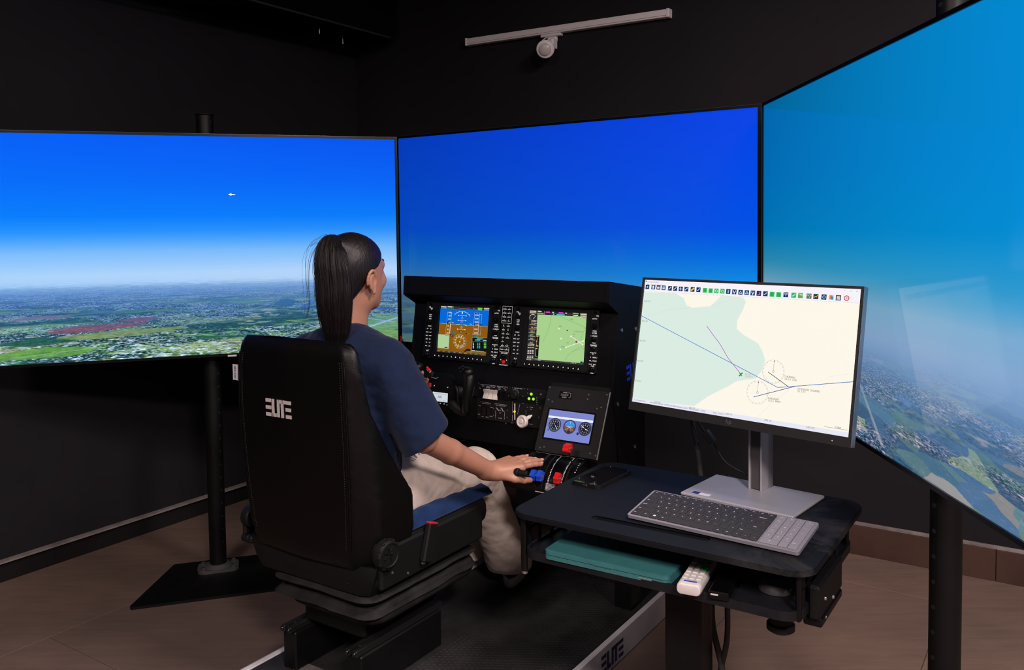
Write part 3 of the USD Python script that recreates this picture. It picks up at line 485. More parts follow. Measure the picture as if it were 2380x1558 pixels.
def pict_mfd(p, w, h):
    g0 = homography([(368, 197), (1537, 258), (1475, 1297), (305, 1185)]); g = lambda x, y: (g0(x, y)[0]*w, (1-g0(x, y)[1])*h); q = lambda *pts: [g(*a) for a in pts]; k = w/1000
    p.rect(0, 0, w, h, (166, 208, 140)); p.poly(q((368, 197), (1537, 258), (1534, 330), (364, 272)), (28, 28, 32)); p.poly(q((364, 268), (524, 278), (478, 1168), (305, 1160)), (40, 40, 44)); p.poly(q((305, 1160), (1478, 1262), (1475, 1297), (305, 1185)), (58, 58, 56))
    p.poly(q((502, 696), (566, 700), (540, 1166), (474, 1160)), (8, 8, 8))
    for a, b, y, c in ((372, 500, 204, (226, 214, 190)), (372, 500, 236, (190, 180, 160)), (528, 606, 208, (226, 214, 190)), (515, 645, 246, (110, 220, 30)), (690, 770, 222, (220, 60, 220)), (818, 852, 230, (220, 210, 200)), (945, 1040, 236, (220, 60, 220)), (1078, 1110, 244, (220, 210, 200)), (1240, 1345, 250, (110, 225, 20)), (1240, 1335, 288, (220, 210, 200)), (1380, 1534, 262, (226, 216, 200)), (1380, 1534, 298, (200, 190, 180)), (1425, 1528, 334, (200, 150, 130)), (830, 860, 266, (60, 200, 200)), (905, 1065, 272, (60, 200, 200))): p.poly(q((a, y), (b, y+(b-a)*.05), (b-1, y+22+(b-a)*.05), (a-1, y+22)), c, False)
    p.line(q((662, 212), (658, 284)), 3*k, GL); p.line(q((1230, 244), (1226, 306)), 3*k, GL); p.line(q((670, 246), (1226, 278)), 3*k, (170, 110, 170))
    p.line(q(*[(432+62*math.sin(a), 345-64*math.cos(a)) for a in np.linspace(-2.2, .9, 20)]), 7*k, (240, 226, 210)); p.line(q((440, 368), (486, 318)), 6*k, (240, 226, 210)); p.text('2240', *g(400, 424), 26*k, (240, 220, 190), bold=True)
    for i, y in enumerate((462, 545, 618, 690, 762, 850)):
        x = 362-(y-460)*.07; p.line(q((x, y+26), (x+140, y+36)), 4*k, (180, 180, 176)); p.text(('FF GPH', 'OIL PSI', 'OIL F', 'EGT', 'VAC', 'FUEL')[i], *g(x+38, y+8), 20*k, (236, 224, 210), up=False); p.line(q((x+10, y+20), (x+125, y+28)), 7*k, ((180, 170, 60), (190, 80, 50), (120, 170, 40), (190, 170, 80), (190, 180, 120), (200, 200, 40))[i])
    for y in (890, 935, 990, 1020, 1050, 1105, 1135):
        x = 362-(y-460)*.07
        for d in (10, 52, 98): p.poly(q((x+d, y), (x+d+32, y+3), (x+d+31, y+18), (x+d-1, y+15)), (220, 206, 196), False)
    for a, b, y in ((505, 550, 705), (488, 530, 950), (500, 545, 900)): p.poly(q((a, y), (b, y+3), (b-1, y+22), (a-1, y+19)), (220, 180, 150), False)
    p.line(q((525, 720), (512, 900)), 6*k, (230, 190, 160)); p.line(q((500, 975), (496, 1120), (530, 1130)), 6*k, (230, 200, 180)); p.poly(q((505, 805), (530, 812), (505, 825)), (240, 220, 80))
    gr = (112, 158, 104)
    p.line(q((800, 300), (795, 400), (760, 530), (700, 700), (630, 840)), 4*k, gr); p.line(q((980, 320), (1150, 400), (1300, 460), (1500, 560)), 4*k, gr); p.line(q((1500, 540), (1440, 640), (1390, 800)), 4*k, gr)
    for pts in (((1480, 900), (1330, 960), (1220, 1030), (1130, 1110), (1080, 1200)), ((1470, 960), (1330, 990), (1220, 1030))):
        P = np.array(pts, float)
        for i in range(len(P)-1):
            for s in np.linspace(0, 1, 8)[:-1]: a = P[i]*(1-s)+P[i+1]*s; b = P[i]*(1-s-.07)+P[i+1]*(s+.07); p.line(q(tuple(a), tuple(b)), 5*k, (96, 130, 90), False)
    p.line(q((1195, 715), (1430, 885)), 9*k, (244, 240, 226)); p.line(q((1100, 940), (1440, 815)), 9*k, (244, 240, 226))
    for x, y in ((955, 565), (1000, 765), (985, 980), (1195, 718), (1100, 940), (1430, 884), (1440, 816)): p.disc(*g(x, y), 13*k, (236, 244, 216), False, 4)
    for s, x, y in (('ARK', 950, 530), ('CHN', 1160, 394), ('MAA', 1000, 942), ('07', 1110, 862), ('12', 1235, 690)): p.text(s, *g(x, y), 20*k, (84, 110, 84), up=False)
    p.poly(q((1110, 588), (1182, 594), (1180, 616), (1108, 610)), (180, 196, 170)); p.poly(q((1110, 588), (1134, 590), (1132, 613), (1108, 610)), (16, 20, 16)); p.text('CHENNAI', *g(1255, 634), 22*k, (150, 140, 104)); p.disc(*g(1308, 830), 18*k, (120, 96, 96)); p.line(q((1240, 720), (1235, 735)), 8*k, (70, 80, 70))
    for i in range(12): p.line(q((500+i*98, 1200+i*8), (499+i*98, 1224+i*8)), 3*k, (150, 150, 146), False)
    for s, i in (('ENGINE', 0), ('MAP', 2.3), ('DCLTR', 9.2)): p.text(s, *g(312+i*98, 1186+i*8), 17*k, (226, 216, 206), up=False)
    p.poly(q((1390, 1222), (1478, 1230), (1476, 1262), (1388, 1252)), (16, 30, 34)); p.text('5NM', *g(1420, 1252), 20*k, (80, 210, 220))
def flight_unit(label, x0, x1, sx0, sx1, pict, sk0, sk1):
    y0, y1, sy0, sy1 = .0035, .1965, .0275, .1862; o = FP(np.array([(x0+x1)/2, y0, 0]))
    t = T('flight_display', label, 'flight display', o)
    hole = sbox(sx0, sy0, sx1, sy1)
    bz = t.part('bezel', cat([prism(rrect(x1-x0, y1-y0, .004, (x0+x1)/2, (y0+y1)/2).difference(hole), .009, FP, .0003), prism(sbox(sx0-.013, sy0-.020, sx1+.013, sy1+.006).difference(hole), .004, FP, .009)]), M_blackm)
    fr = Fr(FP(np.array([sx0, sy0, .004])), FP.x, FP.y); p = Paint(fr); pict(p, sx1-sx0, sy1-sy0); t.colored('screen', *p.done(), M_ui)
    # white legends on the bezel and its controls
    L = Paint(Fr(FP(np.array([0, 0, .0132])), FP.x, FP.y), step=.00003)
    for i in range(12):
        x = sk0+(sk1-sk0)*i/11; t.part('softkey', box(x-.0058, x+.0058, sy0-.0165, sy0-.0085, .0128, .0148, .0006, FP), M_gloss)
        fq = Fr(FP(np.array([0, 0, .0149])), FP.x, FP.y); L.tri(np.c_[[(x-.0026, sy0-.0148), (x+.0026, sy0-.0148), (x, sy0-.0098)], [0, 0, 0]], [(0, 1, 2)], GL)
        L.V[-1][:, 2] = .0018
    lx, rx = (x0+sx0-.013)/2-.002, (x1+sx1+.013)/2+.002
    K = Paint(Fr(FP(np.array([0, 0, .0094])), FP.x, FP.y), step=.00002)
    def lab(s, x, y, h=.0046): K.text(s, x, y, h*.78, GL, True, True)
    for x, y, r in ((lx, .1880, .0045), (lx, .163, .0062), (lx, .1275, .0078), (lx, .0145, .0078), (rx, .1900, .0045), (rx, .1475, .0075), (rx, .1085, .0078), (rx, .0160, .0088)): knob(t, x, y, r, .014, Fr(FP(np.array([0, 0, .009])), FP.x, FP.y))
    t.part('joystick_knob', lathe([(.0062, 0), (.0058, .004), (.003, .006), (.003, .010), (.0056, .012), (.0052, .016)], FP(np.array([rx, .080, .009])), FP.z, 18), M_gloss)
    lab('VOL', lx-.004, .1785); lab('NAV', lx+.003, .1745); lab('ID', lx+.004, .170, .004); lab('PUSH', lx, .1525, .004); lab('NAV', lx, .1465); lab('HDG', lx, .1385, .005); lab('PUSH', lx, .1130, .005)
    for i in range(6):
        y = .1035-i*.0118
        for j, s in enumerate((('AP', 'FD'), ('HDG', 'ALT'), ('NAV', 'VNV'), ('APR', 'BC'), ('VS', 'UP'), ('FLC', 'DN'))[i]):
            x = lx+(-.0075, .0065)[j]; t.part('autopilot_key', box(x-.0052, x+.0052, y-.0035, y+.0035, .009, .0105, .0005, FP), M_gloss); K.text(s, x, y, .0036, GL, True, True); K.V[-1][:, 2] = .0013
    lab('ALT', lx, .0285, .0062)
    lab('VOL', rx+.007, .1795); lab('COM', rx, .1705); lab('SQ', rx-.008, .170, .004); lab('PUSH', rx, .133, .0045); lab('COM', rx, .1265, .006); lab('1-2', rx-.0085, .118, .004); lab('BARO', rx+.003, .118, .005); lab('PUSH', rx, .0965, .004); lab('RANGE', rx, .0895, .0062); lab('PUSH PAN', rx, .0670, .004); lab('D', rx, .0625, .006)
    for i in range(3):
        y = .0530-i*.0105
        for j, s in enumerate((('D', 'MENU'), ('FPL', 'PROC'), ('CLR', 'ENT'))[i]):
            x = rx+(-.0075, .0070)[j]; t.part('function_key', box(x-.0055, x+.0055, y-.0036, y+.0036, .009, .0105, .0005, FP), M_gloss); K.text(s, x, y, .0038, GL, True, True); K.V[-1][:, 2] = .0013
    lab('FMS', rx+.001, .0268, .0052); lab('CRSR', rx, .0052, .0040)
    for s in np.linspace(-.9, .9, 4): K.line([(rx+.007*math.sin(s), .083+.004*math.cos(s)), (rx+.0098*math.sin(s), .083+.007*math.cos(s))], .0009, GL)
    V, F_, C = K.done(); t.colored('bezel_lettering', V, F_, C, M_lit, kind='stuff')
    V, F_, C = L.done(); t.colored('softkey_marks', V, F_, C, M_lit, kind='stuff')
M_lit = screen_mat('backlit_lettering', .5, .3, .95)
flight_unit('left flight display showing blue and brown horizon with speed tapes', -.3375, -.0245, -.2795, -.0685, pict_pfd, -.2801, -.0833)
flight_unit('right flight display showing a pale green moving map', .0255, .3375, .0835, .2965, pict_mfd, .085, .2803)
t = T('audio_panel', 'narrow upright audio panel with red button between the two flight displays', 'audio panel', FP(np.array([.0015, 0, 0])))
t.part('faceplate', prism(rrect(.042, .197, .004, .0015, .099), .009, FP, .0003), M_blackm)
K = Paint(Fr(FP(np.array([0, 0, .0094])), FP.x, FP.y), step=.00002)
rows = ['COM1 MIC1', 'COM2 MIC2', 'COM3 MIC3', 'COM12 TEL', 'PA SPKR', 'MKR HI', 'DME NAV1', 'ADF NAV2', 'AUX', 'MAN PLAY', 'PILOT COPLT']
for i, s in enumerate(rows):
    y = .186-i*.0127-(.004 if i > 3 else 0)
    for j, w in enumerate(s.split()):
        x = .0015+(-.0095, .0085)[j]; t.part('audio_key', box(x-.0072, x+.0072, y-.0046, y+.0046, .009, .0106, .0005, FP), M_gloss); K.text(w, x, y-.001, .0034, GL, True, True); K.V[-1][:, 2] = .0014; K.rect(x-.001, y+.0024, x+.001, y+.0036, GL); K.V[-1][:, 2] = .0014
def boxline(K, x0, y0, x1, y1): K.line([(x0, y0), (x1, y0), (x1, y1), (x0, y1), (x0, y0)], .0007, GL)
boxline(K, -.0175, .1395, .0205, .1945); boxline(K, -.0165, .046, .0175, .063); K.text('INTERCOM', .0015, .0420, .0034, GL, True, True); K.disc(-.010, .0205, .0018, GL, True, 4); K.disc(.0125, .0205, .0018, GL, True, 4); K.text('DISPLAY BACKUP', .0015, .0042, .0028, GL, True, True)
knob(t, .0015, .033, .008, .012, Fr(FP(np.array([0, 0, .009])), FP.x, FP.y))
t.part('backup_button', lathe([(.0052, 0), (.0052, .004), (.0044, .0055)], FP(np.array([.0015, .014, .009])), FP.z, 20), mat('red_glow_button', (.5, .01, .02), .35, emit=lin((190, 0, 20)), strength=.5))
V, F_, C = K.done(); t.colored('panel_lettering', V, F_, C, M_lit, kind='stuff')
# ---------------------------------------------------------------- switch panel under the displays
FW = Fr([-1.507, 2.250, .74], [1, 0, 0], [0, .03, 1]); FWz = lambda z: Fr(FW(np.array([0, 0, z])), FW.x, FW.y)
def sw(X, Y): return (-.1261+(X-184)*.000136+(Y-287)*6.5e-6, .0403-(Y-287)*.0001193+(X-184)*1.55e-5)
t = T('switch_panel', 'small black switch panel with white rockers and a wheel shaped gear lever', 'switch panel', FW(np.array([0, -.06, 0])))
t.part('faceplate', cat([box(-.138, .011, -.060, .058, -.008, .0, .001, FW), box(.012, .137, -.064, .060, -.008, .001, .001, FW)]), M_blackm)
for i in range(3):
    x = -.1170+i*.0190; pr_ = Polygon([(-.0140, .0), (.0140, .0), (.0140, .0085), (.004, .0045), (-.004, .005), (-.0150, .012), (-.0165, .008), (-.016, .0)])
    t.part('rocker_switch', prism(pr_, .0172, Fr(FW(np.array([x+.0086, .0275, 0])), FW.y, FW.z)), M_ivory)
for x, y in ((-.0480, .027), (-.026, .027), (-.108, -.030), (-.088, -.030)): t.part('rocker_switch', box(x-.008, x+.008, y-.014, y+.014, 0, .005, .0015, FW), M_gloss)
kx, ky = sw(1210, 460); t.part('trim_knob', lathe([(.0145, 0), (.0145, .003), (.0125, .004), (.0120, .014), (.0105, .0155)], FW(np.array([kx, ky, .001])), FW.z, 28), M_blackm)
for q in ((1655, 457), (1587, 577), (1707, 590)): x, y = sw(*q); t.part('gear_lamp', lathe([(.0046, 0), (.0046, .002), (.0034, .0036)], FW(np.array([x, y, .001])), FW.z, 14), M_led)
a, b = sw(1190, 700), sw(1160, 1140); t.part('trim_slot', box(b[0]-.0022, b[0]+.0022, b[1], a[1], .001, .0018, .0004, FW), M_ivory)
x, y = sw(1172, 920); t.part('trim_pointer', lathe([(.0038, 0), (.0032, .003)], FW(np.array([x, y, .0018])), FW.z, 12), mat('yellow_pointer', (.7, .62, .02), .4, emit=lin((220, 220, 0)), strength=.5))
gx, gy = sw(1415, 1165); bx_, by_ = sw(1625, 1045)
ax = FW(np.array([gx+.013, gy+.004, .030])); d = np.array([-.10, -.93, .15])
wl = t.part('gear_lever_wheel', lathe([(.006, -.0085), (.0085, -.006), (.0125, -.007), (.0165, -.0085), (.0195, -.0055), (.0205, 0), (.0195, .0055), (.0165, .0085), (.0125, .007), (.0085, .006), (.006, .0085)], ax, d, 30), M_ivory)
t.part('gear_lever_stem', tube([ax+[.004, .004, .002], ax*.5+FW(np.array([bx_, by_, .014]))*.5, FW(np.array([bx_, by_, .008]))], [.0075, .0065, .006], 10), M_ivory)
t.part('gear_lever_socket', ball(FW(np.array([bx_, by_, .004])), .0085), M_steel)
K = Paint(FWz(.0013), step=.00002); ML = (176, 170, 178)
def brk(x0, y0, x1, y1): a, b = sw(x0, y0), sw(x1, y1); K.line([(a[0], a[1]-.0035), a, b, (b[0], b[1]-.0035)], .0010, ML)
def st(s, X, Y, h=.0036, c=True): K.text(s, *sw(X, Y), h*.8, ML, c, True)
brk(218, 165, 655, 218); brk(695, 222, 830, 240); brk(850, 240, 985, 262); brk(190, 645, 478, 690); brk(612, 700, 940, 745)
st('NAV', 288, 212); st('LIGHTS', 425, 232); st('STROBE', 425, 266); st('LANDING', 562, 246); st('ON', 190, 272); st('ON', 657, 333); st('OFF', 637, 575); st('PITOT', 762, 266); st('HEAT', 757, 310); st('ALT', 905, 285); st('AIR', 932, 333); st('RUDDER TRIM', 1300, 300, .0040); st('COWL FLAPS', 330, 700); st('FUEL SELECTOR', 772, 758, .0040); st('FULL', 165, 750); st('OPEN', 500, 800); st('FLAP', 130, 990); st('LEFT', 235, 1052); st('RIGHT', 370, 1070); st('CLOSE', 480, 1045); st('FUEL', 750, 885); st('OFF', 755, 958); st('X-FEED', 745, 1098); st('GEAR DOWN', 1650, 655); st('FLAPS', 1640, 805); st('UP', 1632, 862); st('UP', 1915, 465, .0045); st('DOWN', 1608, 1256)
for s, X, Y in (('ON', 655, 820), ('ON', 790, 825)): st(s, X, Y)
K.line([sw(660, 830), sw(715, 890)], .0040, (150, 146, 156)); K.line([sw(800, 830), sw(850, 920)], .0045, (150, 146, 156))
for X0, Y0, X1, Y1, n in ((1128, 655, 1110, 950, 12), (1105, 1020, 1092, 1160, 6), (625, 900, 615, 1090, 7), (885, 930, 870, 1120, 7), (1490, 900, 1490, 1000, 4), (1808, 545, 1800, 720, 5), (1325, 740, 1255, 980, 8)):
    for s in np.linspace(0, 1, n): x, y = sw(X0+(X1-X0)*s, Y0+(Y1-Y0)*s); K.rect(x-.0009, y-.0011, x+.0009, y+.0011, ML)
for s in np.linspace(-.5, 1.1, 9): K.line([(kx+.0145*math.sin(s), ky+.0145*math.cos(s)), (kx+.0180*math.sin(s), ky+.0180*math.cos(s))], .0008, ML)
K.line([sw(1172, 505), sw(1172, 420), sw(1190, 385), sw(1230, 372)], .0010, ML)
V, F_, C = K.done(); t.colored('panel_lettering', V, F_, C, M_print, kind='stuff')
for X, Y in ((150, 130), (1140, 278), (1465, 312), (1555, 325), (1555, 430), (1415, 510), (1415, 705), (960, 885), (945, 1078), (1020, 495), (565, 830), (560, 1025), (1530, 808), (1885, 825), (1835, 1075), (1080, 1225), (905, 1240), (2005, 685), (475, 910), (795, 475)):
    x, y = sw(X, Y); t.part('screw', lathe([(.0024, 0), (.0022, .0012)], FW(np.array([x, y, .001])), FW.z, 8), mat('dull_screw', (.16, .155, .15), .4, metal=.7))
# key below the panel
t = T('ignition_key', 'silver ignition key hanging below the right end of the switch panel', 'key', (-1.36, 2.225, .655))
o = np.array([-1.362, 2.232, .652]); t.part('key_barrel', cyl(o+[0, .02, .004], o+[0, -.012, 0], .011, n=20, b=.001), M_blackm)
t.part('key_bow', prism(Polygon([(-.008, -.006), (.008, -.006), (.010, -.022), (0, -.028), (-.010, -.022)]).buffer(.004).difference(Point(0, -.020).buffer(.004)), .0022, Fr(o+[0, -.018, .012], [.6, -.8, 0], [0, 0, 1])), M_steel)
# ---------------------------------------------------------------- standby panel (sloping)
FS = Fr([-1.25, 2.187, .73], [1, 0, 0], [0, .087, .18]); FSz = lambda z: Fr(FS(np.array([0, 0, z])), FS.x, FS.y)
t = T('standby_panel', 'sloping black plate with a violet screen of three round gauges', 'instrument panel', FS(np.array([0, -.1, 0])))
t.part('faceplate', box(-.106, .106, -.102, .101, -.004, .0, .0008, FS), mat('grey_black_anodised', (.010, .0098, .0105), .5, spec=.25, bump=.15, bscale=900))
t.part('plate_edge', box(.1055, .1075, -.102, .101, -.005, .0006, .0004, FS), mat('bare_plate_edge', (.55, .53, .52), .35, metal=.8))
t.part('housing', prism(Polygon([(2.243, .83), (2.28, .83), (2.28, .60), (2.168, .60), (2.150, .632)]), .205, SD(-1.352)), M_black)
w, h = .1548, .0873; p = Paint(Fr(FS(np.array([-.0830, -.0592, .0006])), FS.x, FS.y))
g0 = homography([(1515, 530), (2008, 595), (1948, 917), (1455, 842)]); g = lambda x, y: (g0(x, y)[0]*w, (1-g0(x, y)[1])*h); q = lambda *pts: [g(*a) for a in pts]
p.rect(0, 0, w, h, (126, 136, 206)); p.poly(q((1505, 600), (1995, 660), (1990, 688), (1500, 622)), (232, 236, 250)); p.poly(q((1500, 622), (1990, 688), (1972, 790), (1482, 720)), (118, 128, 196))
R = .0193
for i, (cx, cy) in enumerate(((.0291, .0415), (.0802, .0417), (.1323, .0419))):
    p.disc(cx, cy, R*1.12, (58, 66, 108)); p.disc(cx, cy, R, (26, 26, 44))
    if i == 1:
        c = Point(cx, cy).buffer(R*.93, quad_segs=10); p.poly(c.intersection(sbox(cx-1, cy+.001, cx+1, cy+1)), (60, 140, 226)); p.poly(c.intersection(sbox(cx-1, cy-1, cx+1, cy+.001)), (128, 78, 52))
        for s in (-1, -.5, .5, 1): p.line([(cx, cy+.001), (cx+s*R*.8, cy-R*.6)], .0006, (214, 196, 180))
        p.line([(cx-R*.55, cy), (cx-R*.15, cy), (cx, cy-.002), (cx+R*.15, cy), (cx+R*.55, cy)], .0012, (240, 236, 226)); p.line([(cx, cy+R*.9), (cx, cy+R*.4)], .0008, (230, 236, 246)); p.disc(cx, cy-R*.85, R*.30, (40, 46, 80))
        for a in np.linspace(-1, 1, 7): p.line([(cx+R*.92*math.sin(a), cy+R*.92*math.cos(a)), (cx+R*.75*math.sin(a), cy+R*.75*math.cos(a))], .0006, (236, 240, 250), False)
    else:
        for a in range(0, 40): s = a*math.pi/20; p.line([(cx+R*.93*math.sin(s), cy+R*.93*math.cos(s)), (cx+R*(.72 if a % 4 == 0 else .83)*math.sin(s), cy+R*(.72 if a % 4 == 0 else .83)*math.cos(s))], .0007, (226, 230, 240), False)
        for a in range(10): s = a*math.pi/5; p.text(str(a), cx+R*.56*math.sin(s), cy+R*.56*math.cos(s), R*.2, (230, 232, 242), True, True, False)
        if i == 0:
            for a0, a1, c in ((2.2, 4.6, (80, 200, 120)), (4.6, 5.4, (220, 190, 60)), (.6, 2.2, (226, 230, 240))): p.line([(cx+R*.88*math.sin(s), cy+R*.88*math.cos(s)) for s in np.linspace(a0, a1, 10)], .0013, c, False)
        s = 2.4 if i == 0 else -1.0; p.line([(cx-R*.3*math.sin(s), cy-R*.3*math.cos(s)), (cx+R*.82*math.sin(s), cy+R*.82*math.cos(s))], .0016, (240, 240, 250))
        if i == 2: p.line([(cx, cy), (cx+R*.5*math.sin(1.9), cy+R*.5*math.cos(1.9))], .0020, (240, 240, 250)); p.disc(cx-R*1.05, cy-R*.9, .0042, (44, 50, 84))
        p.disc(cx, cy, .0016, (20, 20, 30)); 
        if i == 0: p.disc(cx-R*1.0, cy-R*.9, .0034, (90, 98, 160))
t.colored('screen', *p.done(), M_ui)
t.part('screen_surround', prism(rrect(.164, .096, .003, -.0056, -.0155).difference(sbox(-.0830, -.0592, .0718, .0281)), .0012, FS, .0002), M_gloss)
hm = t.part('hour_meter', box(-.0590, -.0150, .0665, .0865, 0, .004, .001, FS), M_gloss)
K = Paint(FSz(.0043), step=.00002); K.rect(-.0545, .0725, -.027, .080, (52, 50, 44)); K.text('01268', -.0405, .0762, .0048, (120, 116, 100), True); K.text('HOURS', -.040, .0835, .0032, ML, True, True); K.text('QUARTZ', -.040, .0690, .0028, ML, True, True); K.line([(-.030, .0835), (-.020, .0835), (-.020, .0690), (-.026, .0690)], .0008, (170, 168, 190))
V, F_, C = K.done(); t.colored('meter_face', V, F_, C, M_print, hm)
for x, y in ((-.100, .095), (.098, .092), (.0385, .086), (.038, .072), (.088, .052), (.075, .047), (-.095, .056), (-.080, .052), (-.088, -.092), (-.074, -.088), (.082, -.086), (.101, -.090)): t.part('screw', lathe([(.0030, 0), (.0028, .0014)], FS(np.array([x, y, 0])), FS.z, 10), mat('dull_screw', (.16, .155, .15)))
# ---------------------------------------------------------------- throttle quadrant
t = T('throttle_quadrant', 'curved black throttle quadrant with blue and red ribbed lever knobs', 'throttle quadrant', (-1.27, 2.12, .5))
qc = np.array([2.160, .528]); R = .104
arc = [(qc[0]-R*math.cos(a), qc[1]+R*math.sin(a)) for a in np.linspace(-.05, 1.55, 24)]
t.part('drum', prism(Polygon(arc+[(2.19, .632), (2.19, .50), (2.056, .50)]), .185, SD(-1.365)), M_gloss)
def onarc(r, a, dz=.0): return np.array([r, qc[0]-(R+dz)*math.cos(a), qc[1]+(R+dz)*math.sin(a)])
for r in (-1.305, -1.301, -1.280, -1.222, -1.208): t.part('lever_slot', prism(Polygon([(qc[0]-(R+.0006)*math.cos(a), qc[1]+(R+.0006)*math.sin(a)) for a in np.linspace(.25, 1.45, 16)]+[(qc[0]-(R-.004)*math.cos(a), qc[1]+(R-.004)*math.sin(a)) for a in np.linspace(1.45, .25, 16)]), .0035, SD(r-.00175)), mat('dark_hole', (0, 0, 0)))
V, F_, n = [], [], 0
def strip(r0, r1, a0, a1, dz=.0008, m=8):
    A_ = np.linspace(a0, a1, m); v = np.vstack([[onarc(r0, a, dz), onarc(r1, a, dz)] for a in A_]); f = []
    for i in range(m-1): f += [(2*i, 2*i+1, 2*i+3), (2*i, 2*i+3, 2*i+2)]
    return v, np.array(f)
marks = [strip(-1.352, -1.190, 1.46, 1.50)]
for r, n_ in ((-1.262, 26), (-1.218, 26), (-1.186, 14)):
    for i in range(n_):
        a = .28+i*(1.16/n_)
        if i % 7 in (5, 6) and r > -1.2: continue
        marks.append(strip(r-.0012-(.0016 if i % 5 < 3 else 0), r+.0012, a, a+.028, m=3))
t.part('white_scale', marks, M_mark, smooth=False)
t.part('front_label', [strip(-1.268, -1.236, .24+i*.034, .262+i*.034, m=3) for i in range(6)]+[strip(-1.300, -1.240, .15, .175, m=3)], mat('pale_label', (.42, .38, .44), .5))
def lever(r, a, kr, name, m, length, horiz=False, dz=.034):
    k = onarc(r, a, dz); ba = onarc(r, a, -.02)
    t.part('lever_arm', tube([ba, k], .0022, 8), M_steel if False else M_black)
    if horiz:
        t.part(name, cat([cyl(k+[-.020, 0, 0], k+[.020, .002, 0], .0088, n=22, b=.002), cyl(k+[-.026, 0, 0], k+[-.006, 0, 0], .0122, n=22, b=.002)]), m); return
    pts = [(.82*(kr+(.0016 if i % 6 < 3 else -.0008))*math.cos(i*math.pi/15), (kr*1.2+(.0016 if i % 6 < 3 else -.0008))*math.sin(i*math.pi/15)) for i in range(30)]
    d = (k-ba)/np.linalg.norm(k-ba); fr = Fr(k-np.array([length/2, 0, 0]), np.cross([1., 0, 0], d), d)
    t.part(name, prism(Polygon(pts), length, Fr(k-np.array([length/2, 0, 0]), [0, d[1], d[2]], np.cross([1., 0, 0], [0, d[1], d[2]])), 0), m)
    t.part('set_screw', lathe([(.0026, 0), (.0026, .0035)], k+[length/2, 0, 0], (1, 0, 0), 10), M_steel)
lever(-1.305, .47, .011, 'throttle_knob', M_blackm, .05, True, .086)
lever(-1.301, .54, .0125, 'propeller_knob', M_blue, .0150, dz=.024); lever(-1.280, .55, .0125, 'propeller_knob', M_blue, .0150, dz=.022)
lever(-1.222, .57, .0125, 'mixture_knob', M_red, .0165, dz=.022); lever(-1.208, 1.12, .0125, 'mixture_knob', M_red, .018, dz=.062)
t.part('side_cheek', prism(Polygon([(qc[0]-(R+.004)*math.cos(a), qc[1]+(R+.004)*math.sin(a)) for a in np.linspace(-.05, 1.5, 20)]+[(2.19, .5), (2.056, .5)]), .004, SD(-1.180)), M_gloss)
t.part('pedestal', box(-1.36, -1.185, 2.10, 2.32, .44, .502, .004), M_black)
# ---------------------------------------------------------------- control yoke
YC = np.array([-1.716, 2.15, .775]); FY = Fr(YC, [1, 0, 0], [0, .10, 1])
t = T('control_yoke', 'black control yoke with a small pale screen in the hub and red buttons', 'yoke', YC-[0, 0, .06])
t.part('shaft', cyl(YC+[0, .01, -.01], YC+[0, .12, -.012], .018, n=24), M_steel)
hub = Polygon([(-.052, .048), (-.030, .062), (.032, .062), (.052, .046), (.054, -.040), (.040, -.058), (-.040, -.058), (-.054, -.040)]).buffer(-.006).buffer(.006)
t.part('hub', cat([prism(hub, .012, FY, -.012), prism(hub.buffer(-.004), .004, FY, 0)]), M_panel)
def grip(s):
    P = smooth_path(np.array([[.088, -.055, -.02], [.100, -.035, -.004], [.108, .0, .004], [.113, .040, .002], [.108, .074, -.002]]), 22); P = FY(P*np.array([s, 1, 1]))
    rr = np.interp(np.linspace(0, 1, 22), [0, .15, .4, .7, .92, 1], [.012, .017, .0165, .0185, .0185, .012])
    g_ = t.part('grip', tube(P, rr, 16), M_vinyl)
    arm = smooth_path(FY(np.array([[.040, -.030, -.008], [.066, -.046, -.010], [.086, -.052, -.016], [.094, -.046, -.014]])*np.array([s, 1, 1])), 12); t.part('arm', tube(arm, [.016]*6+[.015]*6, 14), M_blackm)
    arm2 = smooth_path(FY(np.array([[.040, .030, -.008], [.058, .020, -.006], [.062, -.010, -.008], [.064, -.045, -.012]])*np.array([s, 1, 1])), 12); t.part('inner_rib', tube(arm2, .006, 10), M_black)
    hd = FY(np.array([s*.104, .076, .002])); t.part('grip_head', ball(hd, .0205, (1.08, .95, .9)), M_vinyl, g_)
    return g_
gl, gr_ = grip(-1), grip(1)
for x, y in ((.088, .086), (.098, .093), (.092, .075), (.112, .090), (.104, .084)): t.part('grip_button', lathe([(.0045, 0), (.0045, .007), (.003, .008)], FY(np.array([x, y, .016])), [-.3, -.8, .5], 10), M_gloss, gr_)
for x, y in ((-.0560, .074), (-.0475, .068)):
    o = FY(np.array([x, y, .006])); d = np.array([.1, -.5, .8]); t.part('red_button', cat([lathe([(.0042, 0), (.0042, .007), (.0034, .008)], o, d, 14)]), mat('bright_red_button', (.8, .02, .015), .35)); t.part('button_collar', lathe([(.0060, -.004), (.0060, 0), (.0045, .001)], o, d, 14), M_steel)
t.part('button_block', box(-.075, -.036, .045, .066, -.010, .006, .004, FY), M_blackm)
t.part('trim_switch', box(-.056, -.038, .014, .030, .002, .012, .003, FY), mat('dark_red_plastic', (.30, .01, .012), .4))
sx0, sx1, sy0, sy1 = -.0320, .0305, -.0275, .0022; p = Paint(Fr(FY(np.array([sx0, sy0, .0045])), FY.x, FY.y)); w, h = sx1-sx0, sy1-sy0
